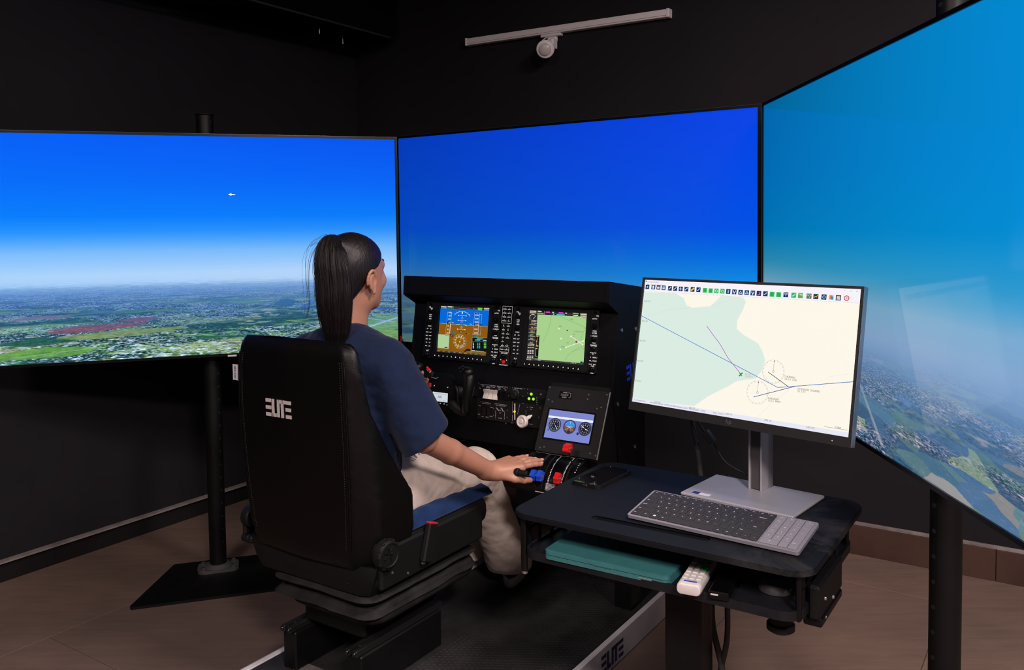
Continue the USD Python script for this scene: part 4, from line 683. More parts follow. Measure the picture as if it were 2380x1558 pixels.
p.rect(0, 0, w, h, (206, 216, 222)); p.rect(.004, .0005, .0046, h-.0005, (90, 96, 100)); p.logo(w*.34, h*.38, h*.26, (110, 120, 130), .25); p.rect(w*.14, h*.8, w*.94, h*.86, (170, 180, 188)); p.text('MODE', w*.14, h*.10, .0024, (120, 128, 136)); p.text('SET', w*.45, h*.10, .0024, (120, 128, 136)); p.text('TIMER', w*.70, h*.10, .0024, (120, 128, 136))
t.colored('hub_screen', *p.done(), M_ui)
for x, y, s in ((-.027, -.034, .0016), (-.016, -.033, .0022), (.001, -.033, .0022), (.017, -.033, .0022), (.029, -.035, .0016), (-.027, .022, .0020), (.029, .0215, .0020)): t.part('hub_button', lathe([(s, 0), (s, .0015)], FY(np.array([x, y, .004])), FY.z, 10), M_mark)
K = Paint(FYz if False else Fr(FY(np.array([0, 0, .0046])), FY.x, FY.y)); K.line([(-.044, .048), (-.022, .046), (-.012, .050)], .0012, (190, 190, 206)); V, F_, C = K.done(); t.colored('hub_print', V, F_, C, M_print)
# ---------------------------------------------------------------- pilot seat on its rail boxes
t = T('pilot_seat', 'black vinyl suspension pilot seat on two tall rail boxes, word mark on its back', 'seat', (-1.70, 1.75, ZP))
SC_ = -1.70
for s, r0, r1 in ((0, -1.836, -1.785), (1, -1.588, -1.536)):
    bx = t.part('rail_box', box(r0, r1, 1.572, 1.908, ZP, .196, .004), M_black)
    t.part('slide_rail', cat([box(r0+.006, r0+.020, 1.560, 1.92, .196, .214, .002), box(r1-.020, r1-.006, 1.560, 1.92, .196, .214, .002), box(r0+.018, r1-.018, 1.60, 1.90, .197, .208, .002)]), mat('oiled_black_steel', (.03, .03, .032), .28, metal=.6), bx)
    for d in (.013, -.013): t.part('rail_roller', cyl(((r0+r1)/2+d, 1.556, .206), ((r0+r1)/2+d, 1.576, .206), .006, n=16, b=.0015), mat('polished_roller', (.10, .10, .10), .3, metal=1.), bx)
def plate(w0, w1, f0, f1, z0, z1, rad, n=48, cx=SC_):
    """a soft slab: rounded rectangle sections"""
    out = []
    for a in np.linspace(0, 1, 9):
        s = math.sqrt(max(0, 1-(2*a-1)**2)); k = -.012*(1-s); p = rrect(2*w1+2*k, f1-f0+2*k, rad, cx, (f0+f1)/2); out.append(np.c_[ringpts(p, n), np.full(n, z0+(z1-z0)*a)])
    return loft(out)
t.part('suspension_base', cat([box(-1.80, -1.57, 1.62, 1.93, .214, .29, .006)]), M_black)
lip = t.part('base_lip', plate(0, .170, 1.562, 2.02, .285, .338, .05, cx=-1.645), M_rubber)
def bellow(w0, f0, f1, z0, z1, folds, cx):
    out = []
    for i in range(folds*6+1):
        a = i/(folds*6); k = .014*math.cos(a*folds*2*math.pi); p = rrect(2*(w0+k), f1-f0+2*k, .045, cx, (f0+f1)/2); q = np.c_[ringpts(p, 96), np.full(96, z0+(z1-z0)*a)]
        q[:, :2] += (meshkit.fbm(q*18, 3, 5)[:, None]-.5)*.012; q[:, 2] += (meshkit.fbm(q*9, 2, 9)-.5)*.010; out.append(q)
    return loft(out)
t.part('bellows', bellow(.182, 1.555, 2.0, .315, .402, 2, -1.664), M_rubber)
t.part('pan_shell', plate(0, .236, 1.545, 2.03, .392, .452, .03, cx=-1.695), M_blackm)
t.part('lower_shroud', loft([np.c_[ringpts(rrect(2*w, f1-f0, .03, -1.695, (f0+f1)/2), 64), np.full(64, z)] for z, w, f0, f1 in ((.375, .212, 1.548, 1.99), (.40, .225, 1.542, 2.0), (.43, .236, 1.540, 2.02), (.455, .24, 1.545, 2.03))]), M_blackm)
t.part('seat_pan', plate(0, .248, 1.58, 2.05, .435, .512, .035, cx=-1.70), M_cloth)
# backrest: rounded C-sections lofted upwards, wings coming forward low down
def back_sec(z):
    k = np.interp(z, [.44, .52, .62, .75, .85, .95, 1.04], [0, 1, 2, 3, 4, 5, 6]); I = lambda *v: float(np.interp(k, range(7), v))
    fr_, ff = I(1.530, 1.520, 1.512, 1.505, 1.500, 1.500, 1.505), I(1.68, 1.705, 1.70, 1.615, 1.565, 1.545, 1.545)
    wr, wf = I(.175, .188, .196, .201, .202, .200, .190), I(.240, .250, .252, .245, .238, .232, .215)
    m_ = min(fr_+.05, ff-.018); mc = min(fr_+.075, ff-.006)
    p = Polygon([(SC_-wr, fr_), (SC_, fr_-.010), (SC_+wr, fr_), (SC_+wf, m_), (SC_+wf, ff-.01), (SC_+wf-.03, ff), (SC_+wf-.07, ff-.012), (SC_, mc), (SC_-wf+.07, ff-.012), (SC_-wf+.03, ff), (SC_-wf, ff-.01), (SC_-wf, m_)])
    p = p.buffer(.012).buffer(-.024).buffer(.012)
    return p if p.geom_type == 'Polygon' else max(p.geoms, key=lambda q: q.area)
def ring_at(z, shrink=0.):
    p = back_sec(z); p = p.buffer(-shrink) if shrink else p; q = ringpts(p, 120); i = np.argmin(np.hypot(q[:, 0]-(SC_-.2), q[:, 1]-1.5)); L = np.roll(q, -i, axis=0); return np.c_[L, np.full(120, z)]
secs = [ring_at(z, s) for z, s in ((.442, .012), (.446, .006), (.455, .002), (.47, 0))]+[ring_at(z) for z in np.linspace(.49, .985, 30)]+[ring_at(z, s) for z, s in ((1.0, .001), (1.012, .004), (1.021, .009), (1.028, .014), (1.032, .018))]
bk = t.part('backrest', loft(secs), M_vinyl, smooth=50)
for s in (1, -1):
    sm = [[SC_+s*(np.interp(z, [.44, .52, .62, .75, .85, .95, 1.04], [.175, .188, .196, .201, .202, .2, .19])-.004), np.interp(z, [.44, .52, .62, .75, .85, .95, 1.04], [1.530, 1.520, 1.512, 1.505, 1.5, 1.5, 1.505])-.0012, z] for z in np.linspace(.50, .985, 40)]
    t.part('seam', cat([tube(np.array(sm)+[d, .0005, 0], .0016, 6) for d in (-.004*s, .004*s)]), M_vinyl, bk)
    st_ = np.array(sm)+[-.011*s, -.0006, 0]; st_ = smooth_path(st_, 400)
    t.part('stitching', [tube(st_[i:i+3], .0006, 4) for i in range(0, 396, 5)], mat('grey_thread', (.06, .058, .055), .8), bk, kind='stuff')
t.part('top_seam', tube(smooth_path(np.array([[-1.885, 1.535, 1.012], [-1.84, 1.520, 1.026], [-1.70, 1.517, 1.031], [-1.60, 1.522, 1.029], [-1.53, 1.535, 1.014]]), 30), .0018, 6), M_vinyl, bk)
EL = Fr([-1.7815, 1.5022, .8235], [1, -.010, -.0], [0, 0, 1])
t.part('word_mark', [prism(b, .0022, Fr(EL.o+[0, -.0115+.0, 0], [1, 0.015, 0], [0, -.012, 1])) for b in elite(.0465)], mat('white_embroidery', (.52, .47, .45), .8, bump=.5, bscale=900), bk)
tg = t.part('fabric_tag', box(-1.944, -1.9205, 1.5130, 1.5145, .900, .944, .0004), mat('white_fabric_tag', (.62, .60, .64), .8), bk)
kf = Fr([-1.9265, 1.5126, .941], [0, 0, -1], [1, 0, 0]); v, f = text2('RECARO', .0066, True)
t.part('tag_lettering', (kf(np.c_[v[:, 0]*1.05+.001, v[:, 1]-.0105, np.zeros(len(v))]), f), mat('navy_print', (.02, .03, .16), .6), bk)
kb_ = t.part('recline_knob', lathe([(.028, -.012), (.028, .0), (.0375, .003), (.0385, .010), (.0365, .022), (.030, .026), (.028, .0235), (.0, .0235)], (-1.452, 1.572, .492), (1, -.1, 0), 40), M_blackm)
t.part('knob_rib', [box(-.0035, .0035, .0335, .0395, .004, .022, .001, Fr(np.array([-1.452, 1.572, .492]), [0, math.cos(a), math.sin(a)], [0, -math.sin(a), math.cos(a)])) for a in np.linspace(0, 2*math.pi, 12, endpoint=False)], M_blackm, kb_, kind='stuff')
t.part('knob_spoke', [box(-.002, .002, -.022, .022, .0235, .025, .0005, Fr(np.array([-1.452, 1.572, .492]), [0, math.cos(a), math.sin(a)], [0, -math.sin(a), math.cos(a)])) for a in np.linspace(.3, math.pi+.3, 4, endpoint=False)], M_black, kb_, kind='stuff')
t.part('side_cover', box(-1.465, -1.447, 1.56, 2.0, .395, .50, .006), M_blackm)
sb_ = t.part('buckle_stalk', box(-.019, .019, -.004, .098, -.009, .009, .004, Fr([-1.437, 1.722, .424], [0, .95, -.3], [.0, .33, .94])), M_blackm)
t.part('release_button', box(-.017, .017, .097, .1015, -.0075, .0075, .001, Fr([-1.437, 1.722, .424], [0, .95, -.3], [.0, .33, .94])), mat('red_release_button', (.55, .01, .03), .4), sb_)
t.part('stalk_bolt', lathe([(.010, 0), (.010, .004), (.006, .007), (.003, .007)], (-1.446, 1.720, .422), (1, 0, 0), 18), M_steel, sb_)
for f, z in ((1.60, .432), (1.66, .41)): t.part('cover_screw', lathe([(.004, 0), (.003, .002)], (-1.447, f, z), (1, 0, 0), 10), mat('dull_screw', (.16, .155, .15)))
# left side fittings seen past the back
t.part('recline_lever', cat([cyl((-1.945, 1.575, .495), (-1.975, 1.575, .495), .030, n=24, b=.004), box(-1.985, -1.970, 1.56, 1.60, .44, .50, .005)]), M_blackm); t.part('height_lever', cat([box(-1.985, -1.945, 1.56, 1.66, .418, .440, .006), cyl((-1.96, 1.57, .43), (-1.99, 1.57, .43), .012, n=16, b=.003)]), M_blackm)
# blue cushion lying on the seat
M_cush = mat('blue_quilted_cloth', (.003, .022, .085), .8, spec=.2, var=.25, vscale=20, bump=.4, bscale=260, sheen=.1)
n1, n2 = 60, 60; V = []
def cushion():
    a = np.linspace(0, 1, n1); b = np.linspace(0, 1, n2); Aa, Bb = np.meshgrid(a, b, indexing='ij'); r = -1.70+(Aa-.5)*.49; f = 1.64+Bb*.42
    e = np.minimum(np.minimum(Aa, 1-Aa), np.minimum(Bb, 1-Bb)); th = .026*np.clip(e/.05, 0, 1)**.5; q = .0010*(np.cos((Aa+Bb)*40)+np.cos((Aa-Bb)*40)); z = .5135+th+q*np.clip(e*20, 0, 1)+.008*np.sin(Bb*3)
    top = np.stack([r, f, z+.002*meshkit.fbm(np.stack([r*12, f*12, 0*r], -1), 2, 4)], -1).reshape(-1, 3); bot = np.stack([r, f, np.full_like(r, .5125)-.02*np.clip((Bb-.9)/.1, 0, 1)*0], -1).reshape(-1, 3)
    F = []
    for i in range(n1-1):
        for j in range(n2-1): k = i*n2+j; F += [(k, k+n2, k+n2+1), (k, k+n2+1, k+1)]
    F = np.array(F); G = F[:, ::-1]+n1*n2; rim = [i*n2 for i in range(n1)]+[(n1-1)*n2+j for j in range(1, n2)]+[i*n2+n2-1 for i in range(n1-2, -1, -1)]+[j for j in range(n2-2, 0, -1)]; R = []
    for i in range(len(rim)): p, q_ = rim[i], rim[(i+1) % len(rim)]; R += [(p, p+n1*n2, q_), (q_, p+n1*n2, q_+n1*n2)]
    return np.vstack([top, bot]), np.vstack([F, G, R])
c = T('seat_cushion', 'blue quilted cloth cushion lying on the black pilot seat under the person', 'cushion', (-1.70, 1.85, .512))
c.part('cushion_pad', cushion(), M_cush); c.part('edge_piping', tube(np.array([[-1.4565, f, .5155] for f in np.linspace(1.66, 2.055, 20)]), .0035, 8), M_cush)
# ---------------------------------------------------------------- sit-stand desk
M_desk = mat('black_desk_laminate', (.0075, .008, .011), .5, spec=.3, var=.1, vscale=30, bump=.12, bscale=700, rvar=.10)
def desk_mat():
    n = {'tc': ('texture_coordinate', {}), 'n': ('noise_texture', {'scale': 7., 'detail': 6., 'roughness': .65, 'distortion': 1.}), 'sx': ('separate_xyz', {}), 'mr': ('map_range', {'from_min': .12, 'from_max': .30, 'to_min': 0., 'to_max': 1., 'clamp': True}), 'r': ('rgb_ramp', {'ramp': [(.42, (0, 0, 0)), (.66, (.8, .8, .8))]}), 'm': ('math', {'math_type': 'multiply'}),
         'mx': ('mix_color', {'a': (.0055, .0062, .0088), 'b': (.050, .046, .045)}), 'bn': ('noise_texture', {'scale': 800.}), 'b': ('bump', {'strength': .12, 'distance': .001}), 'p': ('principled_bsdf', {'roughness': .58, 'specular_ior_level': .16})}
    return usdkit.material(stage, '/World/Looks/dusty_desk_laminate', n, [('tc.object', 'n.vector'), ('tc.object', 'sx.vector'), ('sx.x', 'mr.value'), ('n.fac', 'r.fac'), ('r.color', 'm.value1'), ('mr.result', 'm.value2'), ('m.value', 'mx.fac'), ('mx.result', 'p.base_color'), ('tc.object', 'bn.vector'), ('bn.fac', 'b.height'), ('b.normal', 'p.normal')], surface='p.BSDF')
ZD = .70
t = T('sit_stand_desk', 'small black sit-stand desk with rounded corners, a slot and an open tray below', 'desk', (-.70, 1.72, 0))
top = rrect(.642, .462, .048, -.698, 1.728); slot = LineString([(-.836, 1.5625), (-.596, 1.5655)]).buffer(.0085)
t.part('desktop', [prism(top.difference(slot), .009, ID, ZD-.011), prism(top.buffer(-.002).difference(slot.buffer(.0015)), .002, ID, ZD-.002)], desk_mat(), smooth=40)
t.part('slot_lining', prism(slot.buffer(.0012).difference(slot), .0025, ID, ZD-.0020), M_gloss)
t.part('slot_floor', prism(slot, .001, ID, ZD-.0108), M_black)
tr = rrect(.592, .44, .04, -.694, 1.722); t.part('tray', [prism(tr, .012, ID, .603), prism(tr.difference(tr.buffer(-.006)), .006, ID, .615)], M_desk)
for f in (1.545, 1.585, 1.64, 1.70, 1.80, 1.90): t.part('side_bar', tube([[-.992, f, ZD-.0108], [-.992, f, .600]], .0042, 10), M_black)
for f in (1.545, 1.585, 1.64, 1.70, 1.80, 1.90): t.part('side_bar', tube([[-.404, f, ZD-.0108], [-.404, f, .600]], .0042, 10), M_black)
t.part('corner_post', box(-.998, -.985, 1.515, 1.53, .566, ZD-.0108, .003), M_black); t.part('corner_post', box(-.410, -.400, 1.517, 1.528, .60, ZD-.0108, .003), M_black)
t.part('corner_foot', cyl((-.991, 1.522, .560), (-.991, 1.522, .566), .007, n=16, b=.001), M_steel)
t.part('side_rail', tube([[-.992, 1.53, .655], [-.992, 1.91, .655]], .004, 8), M_black); t.part('side_rail', tube([[-.404, 1.53, .655], [-.404, 1.91, .655]], .004, 8), M_black)
t.part('side_caddy', cat([box(-.400, -.378, 1.56, 1.74, .590, .655, .005)]), M_blackm); t.part('caddy_bracket', box(-.410, -.376, 1.57, 1.73, .575, .592, .003), M_black)
t.part('under_knob', lathe([(.020, 0), (.026, .004), (.026, .014), (.022, .018), (.022, .036), (.025, .04), (.025, .055)], (-.455, 1.585, .545), (0, 0, 1), 30), M_blackm)
for f, z in ((1.60, .62), (1.66, .60), (1.60, .585)): t.part('screw', lathe([(.004, 0), (.003, .003)], (-.378, f, z), (1, 0, 0), 10), M_steel)
t.part('column', box(-.724, -.642, 1.66, 1.73, .30, .604, .004), M_black); t.part('lower_column', box(-.730, -.636, 1.654, 1.736, .03, .34, .004), M_black)
t.part('foot', box(-.95, -.45, 1.64, 1.75, .0, .03, .006), M_black); t.part('foot', box(-.73, -.64, 1.30, 1.95, .0, .028, .006), M_black)
t.part('cross_beam', box(-.80, -.57, 1.64, 1.75, .585, .604, .004), M_black)
# ---------------------------------------------------------------- monitor
MA = -.7722; mo = np.array([.567, 1.925, ZD]); ca, sa = math.cos(MA), math.sin(MA)
t = T('computer_monitor', 'black framed monitor on a silver stand showing a pale instructor map', 'monitor', (0, 0, 0), MA, world=mo)
d = np.array([.4932, 1.8646, CAMZ-.2838])-mo; cc = np.array([d[0]*ca+d[1]*sa, -d[0]*sa+d[1]*ca, d[2]]); tq = math.radians(11.06)
MF = Fr(cc, [1, 0, 0], [0, math.sin(tq), math.cos(tq)])              # x right, y up the screen, z to the viewer
w, h = .527, .2965; b, ch = .0055, .0195
out = sbox(-w/2-b, -h/2-ch, w/2+b, h/2+b)
t.part('bezel', prism(out.difference(sbox(-w/2, -h/2, w/2, h/2)), .006, MF, -.004), mat('charcoal_bezel', (.011, .0112, .0125), .5))
t.part('back_cover', cat([box(-w/2-b, w/2+b, -h/2-ch, h/2+b, -.018, -.0042, .003, MF), box(-.19, .19, -.13, .11, -.045, -.018, .008, MF)]), M_blackm)
t.part('side_frame', box(w/2+b, w/2+b+.0012, -h/2-ch, h/2+b, -.018, .001, .0004, MF), mat('satin_silver_side', (.36, .37, .40), .3, metal=.8))
p = Paint(Fr(MF(np.array([-w/2, -h/2, -.0022])), MF.x, MF.y), step=.00003)
g0 = homography([(209, 112), (1990, 184), (1888, 1410), (99, 1105)]); g = lambda x, y: (g0(x, y)[0]*w, (1-g0(x, y)[1])*h); q = lambda *pts: [g(*a) for a in pts]; k = w/1000
def uv(x, y): return x*w, (1-y)*h
p.rect(0, 0, w, h, (252, 247, 232))
sea = (218, 236, 226)
p.poly(q((200, 212), (455, 220), (520, 262), (545, 320), (600, 342), (735, 330), (800, 270), (830, 236), (1010, 255), (1030, 290), (1005, 360), (960, 440), (955, 510), (1010, 560), (1130, 630), (1165, 690), (1190, 770), (1160, 860), (1110, 920), (960, 940), (880, 985), (720, 1065), (605, 1145), (96, 1085)), sea)
p.poly([uv(0, 0), uv(1, 0), uv(1, .095), uv(0, .095)], (246, 242, 250)); p.line([uv(0, .095), uv(1, .095)], .6*k, (190, 190, 200)); p.rect(*uv(.004, .018), *uv(.010, .006), (60, 160, 90)); p.text('Instructor Station', *uv(.013, .020), 5.5*k, (90, 90, 110)); p.text('File   View   Tools   Help', *uv(.012, .043), 5.5*k, (70, 70, 80)); 
for u in (.93, .955, .98): p.rect(*uv(u, .018), *uv(u+.006, .015), (150, 150, 160))
p.poly(q((98, 1092), (1890, 1392), (1888, 1410), (96, 1108)), (232, 232, 246)); p.poly([uv(0, .968), uv(1, .968), uv(1, 1), uv(0, 1)], (232, 232, 246))
p.line(q((225, 408), (400, 352), (600, 342), (735, 325), (900, 278), (1010, 245)), 1*k, (206, 216, 206)); p.line(q((1110, 1254), (1230, 1140), (1390, 1010)), .8*k, (226, 220, 200)); p.line(q((1700, 910), (1910, 880)), .8*k, (228, 222, 204), False)
p.line(q((178, 406), (930, 802), (1295, 994), (1390, 988), (1920, 948)), 2.2*k, (62, 112, 200)); p.line(q((1095, 1072), (1440, 984)), 2.2*k, (40, 60, 150)); p.line(q((1215, 866), (1385, 990)), 2.2*k, (40, 44, 60))
p.line(q((710, 488), (770, 572), (815, 630), (850, 690), (885, 752), (990, 882)), 2.2*k, (170, 60, 190))
for cx, cy in ((1258, 863), (1127, 1035)):
    X, Y = g(cx, cy); R = 45*k*1.05; 
    for i in range(72):
        a = i*math.pi/36; p.line([(X+R*math.sin(a), Y+R*math.cos(a)), (X+R*math.sin(a+.05), Y+R*math.cos(a+.05))], .9*k, (90, 92, 96), False)
        if i % 4 == 0: p.line([(X+R*math.sin(a), Y+R*math.cos(a)), (X+R*.88*math.sin(a), Y+R*.88*math.cos(a))], .9*k, (90, 92, 96), False)
    p.ring(X, Y, 4*k, .9*k, (60, 64, 70)); p.line([(X, Y+4*k), (X, Y+R)], .9*k, (70, 74, 80)); p.poly([(X-2*k, Y+R*.84), (X+2*k, Y+R*.84), (X, Y+R)], (50, 54, 60))
def tx(s, X, Y, hh, c, bold=False): p.text(s, *g(X, Y), hh*k, c, bold=bold, up=False)
tx('CHENNAI', 1345, 910, 7.5, (96, 90, 84)); tx('110.3  CHE', 1350, 930, 7, (96, 90, 84)); tx('CHENNAI', 1212, 1088, 7.5, (96, 90, 84)); tx('112.5  MMV', 1212, 1106, 7, (96, 90, 84)); tx('CHENNAI (VOMM)', 1458, 1012, 7.5, (110, 100, 90)); tx('52 120', 1456, 1030, 7, (110, 100, 90)); tx('102KT', 1022, 890, 7, (190, 150, 150)); tx('2400FT', 1022, 908, 7, (200, 150, 156))
X, Y = g(990, 886)
for a, L_, ww in ((.75, 11, 5), (-.8, 9, 3.4)): p.line([(X-L_*k*math.sin(a), Y-L_*k*math.cos(a)), (X+L_*k*math.sin(a), Y+L_*k*math.cos(a))], ww*k, (20, 140, 40))
for s, X, Y in (("N13 10'", 200, 290), ("N13 05'", 180, 452), ("N13 00'", 162, 612), ("N12 55'", 142, 776), ("N12 50'", 124, 940), ("E80 00'", 282, 1114), ("E80 05'", 562, 1162), ("E80 10'", 862, 1214), ("E80 15'", 1184, 1268), ("E80 20'", 1534, 1328)): tx(s, X, Y, 6.5, (70, 120, 80))
for s, u in (('Loc: Heading 127', .01), ('Barometric Altitude  2400ft', .10), ('Indicated Airspeed  102kt', .20), ('Vertical speed  -120ft', .30), ('Wind  270/10', .42)): p.text(s, *uv(u, .988), 5.5*k, (60, 60, 80), up=False)
p.line(q((1680, 1318), (1878, 1350)), 1*k, (90, 90, 80)); tx('1 NM', 1766, 1330, 7, (90, 90, 80))
def icon(X, Y, kind, bg=(20, 50, 100)):
    x, y = g(X, Y); s = 10.2*k; p.rect(x-s, y-s, x+s, y+s, bg)
    c = (220, 232, 250)
    if kind == 'tri': p.line([(x-s*.6, y-s*.5), (x+s*.6, y-s*.5), (x, y+s*.6), (x-s*.6, y-s*.5)], 2*k, c)
    elif kind == 'v': p.line([(x-s*.6, y+s*.6), (x, y-s*.6), (x+s*.6, y+s*.6)], 3.6*k, c)
    elif kind == 'page': p.rect(x-s*.5, y-s*.7, x+s*.5, y+s*.7, c)
    elif kind == 'fold': p.rect(x-s*.7, y-s*.6, x+s*.6, y+s*.4, (240, 220, 180))
    elif kind == 'disk': p.rect(x-s*.7, y-s*.7, x+s*.7, y+s*.7, (150, 175, 215)); p.rect(x-s*.4, y-s*.7, x+s*.4, y-s*.1, (225, 232, 245))
    elif kind == 'plane': p.line([(x-s*.7, y), (x+s*.7, y)], 3.4*k, c); p.line([(x-s*.1, y-s*.7), (x-s*.1, y+s*.7)], 3*k, c)
    elif kind == 'slash': p.line([(x-s*.7, y-s*.5), (x+s*.6, y+s*.6)], 3.4*k, c)
    elif kind == 'rule': p.line([(x-s*.8, y-s*.5), (x+s*.8, y+s*.6)], 7*k, (250, 210, 20))
    elif kind == 'ring': p.ring(x, y, s*.5, 2*k, c)
    elif kind == 'gring': p.line([(x-s*.5, y), (x, y+s*.6), (x+s*.5, y), (x, y-s*.6), (x-s*.5, y)], 2*k, (30, 140, 60))
    elif kind == 'curve': p.line([(x-s*.7, y-s*.4), (x, y-s*.1), (x+s*.7, y+s*.6)], 3*k, c)
    elif kind == 'pin': p.line([(x, y-s*.7), (x, y+s*.6)], 6*k, (150, 190, 240))
    elif kind == 'hook': p.line([(x-s*.5, y-s*.5), (x+s*.3, y-s*.5), (x+s*.4, y+s*.6)], 4*k, (220, 90, 190))
    elif kind == 'trf': p.text('TRF', x, y+s*.35, 7*k, c, True, True); p.line([(x, y-s*.7), (x, y+s*.1)], 2.5*k, c)
    elif kind == 'tkr': p.text('TRK', x, y+s*.35, 7*k, c, True, True); p.line([(x-s*.7, y+s*.2), (x+s*.7, y-s*.6)], 2.5*k, (240, 90, 60))
    elif kind == 'apr':
        p.text('APR', x, y+s*.45, 7*k, c, True, True)
        for i, cc_ in enumerate(((230, 60, 50), (60, 180, 80), (250, 180, 40))): p.rect(x-s*.8+i*s*.5, y-s*.8, x-s*.4+i*s*.5, y+s*.1, cc_)
    elif kind == 'graph': p.line([(x-s*.7, y-s*.5), (x-s*.2, y+s*.1), (x+s*.2, y-s*.2), (x+s*.7, y+s*.6)], 2.6*k, (250, 190, 30))
    elif kind == 'win': p.rect(x-s*.7, y-s*.7, x+s*.4, y+s*.8, (245, 120, 30)); p.rect(x-s*.2, y-s*.8, x+s*.8, y+s*.4, (20, 150, 230))
    elif kind == 'pic': p.rect(x-s*.7, y-s*.7, x+s*.7, y+s*.7, (200, 206, 220)); p.rect(x-s*.6, y+s*.3, x+s*.6, y+s*.6, (240, 190, 90))
    elif kind == 'star': p.disc(x, y, s*.5, (130, 200, 250), True, 3)
G1 = (40, 190, 90)
for X, Y, kd, bg in ((227, 170, 'star', None), (275, 172, 'page', None), (317, 174, 'fold', None), (360, 177, 'disk', None), (411, 181, 'slash', None), (454, 183, 'slash', None), (499, 186, 'plane', None), (545, 188, 'slash', None), (596, 190, 'rule', None), (644, 192, 'curve', None), (697, 197, 'gring', G1), (744, 200, 'gring', G1), (792, 202, 'ring', G1), (841, 204, 'ring', G1), (889, 206, 'pin', None), (939, 209, 'v', None), (990, 212, 'tri', None), (1041, 215, 'tri', (16, 70, 130)), (1091, 218, 'v', None), (1141, 221, 'hook', None), (1195, 224, 'curve', None), (1250, 228, 'gring', G1), (1304, 231, 'gring', G1), (1364, 232, 'trf', None), (1429, 236, 'curve', G1), (1485, 238, 'tkr', G1), (1556, 243, 'apr', None), (1613, 246, 'graph', None), (1680, 250, 'ring', None), (1741, 253, 'win', (220, 220, 230)), (1800, 256, 'pic', (40, 50, 90))): icon(X, Y, kd, bg or (20, 50, 100))
X, Y = g(1868, 259); p.ring(X, Y, 9*k, 3*k, (200, 50, 44)); p.rect(X-4*k, Y-5*k, X+4*k, Y+5*k, (226, 190, 190))
t.colored('screen', *p.done(), M_ui)
K = Paint(Fr(MF(np.array([0, -h/2-.0175, .0022])), MF.x, MF.y), step=.00002); K.text('hp', .0, .0085, .0085, (86, 86, 92), True); K.disc(.232, .006, .0012, (220, 220, 230)); V, F_, C = K.done(); t.colored('bezel_print', V, F_, C, M_print, kind='stuff')
zt = .37
t.part('column', cat([box(-.0165, -.0125, -.030, .026, .008, zt, .001), box(.0125, .0165, -.030, .026, .008, zt, .001), box(-.0165, .0165, .0, .026, .008, zt, .001)]), M_alu)
t.part('column_channel', box(-.0124, .0124, -.024, .001, .010, zt-.002, .0005), mat('dark_grey_channel', (.06, .058, .06), .5))
t.part('hinge', cat([cyl((-.03, -.02, zt-.03), (.03, -.02, zt-.03), .012, n=20), box(-.045, .045, -.045, -.012, zt-.075, zt+.02, .004)]), M_blackm)
BF_ = Fr(np.array([(.533-mo[0])*ca+(1.882-mo[1])*sa, -(.533-mo[0])*sa+(1.882-mo[1])*ca, 0]), [math.cos(.063), math.sin(.063), 0], [-math.sin(.063), math.cos(.063), 0])
t.part('base', box(-.132, .132, -.088, .088, .0005, .0085, .0025, BF_), M_alu)
t.part('base_sticker', box(-.108, -.066, -.079, -.064, .0085, .0088, .0001, BF_), mat('white_sticker', (.70, .68, .74), .5)); t.part('sticker_patch', box(-.108, -.092, -.079, -.064, .0088, .0090, .0001, BF_), mat('navy_sticker', (.02, .03, .16), .5))
# cables
M_cab = mat('black_cable', (.012, .012, .012), .5); M_brd = mat('braided_sleeve', (.028, .027, .026), .8, var=.6, vscale=260)
def cable(name, label, pts, r, m, n=40, extra=None, world=None):
    P = smooth_path(np.array(pts, float), n); t = T(name, label, 'cable', P[-1]); t.part('cable_jacket', tube(P, r, 10), m)
    return t
def RP(*p): return np.array(p, float)
c_ = cable('monitor_cable', 'thick braided cable sleeve hanging behind the back edge of the desk', [(-.80, 2.00, .86), (-.797, 2.01, .80), (-.780, 2.00, .745), (-.770, 1.99, .69), (-.77, 1.985, .60), (-.74, 1.975, .50)], .0062, M_brd)
c_ = cable('monitor_cable', 'thin black monitor lead with a moulded ferrite box behind the silver stand', [(-.812, 1.99, .90), (-.79, 2.0, .845), (-.764, 2.0, .800), (-.74, 2.0, .775), (-.71, 1.99, .738), (-.67, 1.99, .717), (-.63, 1.97, .712)], .0026, M_cab)
c_.part('ferrite_box', box(-.010, .010, -.018, .018, -.008, .008, .003, Fr([-.752, 2.0, .787], [.77, .1, .6], [-.6, 0, .79])), mat('grey_ferrite', (.05, .05, .05), .5))
c_ = cable('monitor_cable', 'thin lead looping from the screen down past the silver column', [(-.61, 1.90, .86), (-.622, 1.93, .80), (-.635, 1.945, .745), (-.655, 1.955, .713), (-.69, 1.965, .708)], .0024, M_cab)
c_ = cable('desk_cable', 'slack braided cable hanging beneath the tray beside the desk column', [(-.655, 1.78, .603), (-.655, 1.76, .50), (-.650, 1.752, .43), (-.634, 1.75, .37), (-.622, 1.75, .30), (-.60, 1.76, .15), (-.57, 1.80, .03), (-.50, 1.85, .006)], .0068, M_brd)
c_ = cable('desk_cable', 'smooth black cable hanging beneath the tray, right of the braided one', [(-.612, 1.77, .603), (-.617, 1.75, .48), (-.620, 1.75, .40), (-.634, 1.752, .335), (-.63, 1.76, .2), (-.60, 1.83, .03), (-.52, 1.90, .006)], .0062, M_cab)
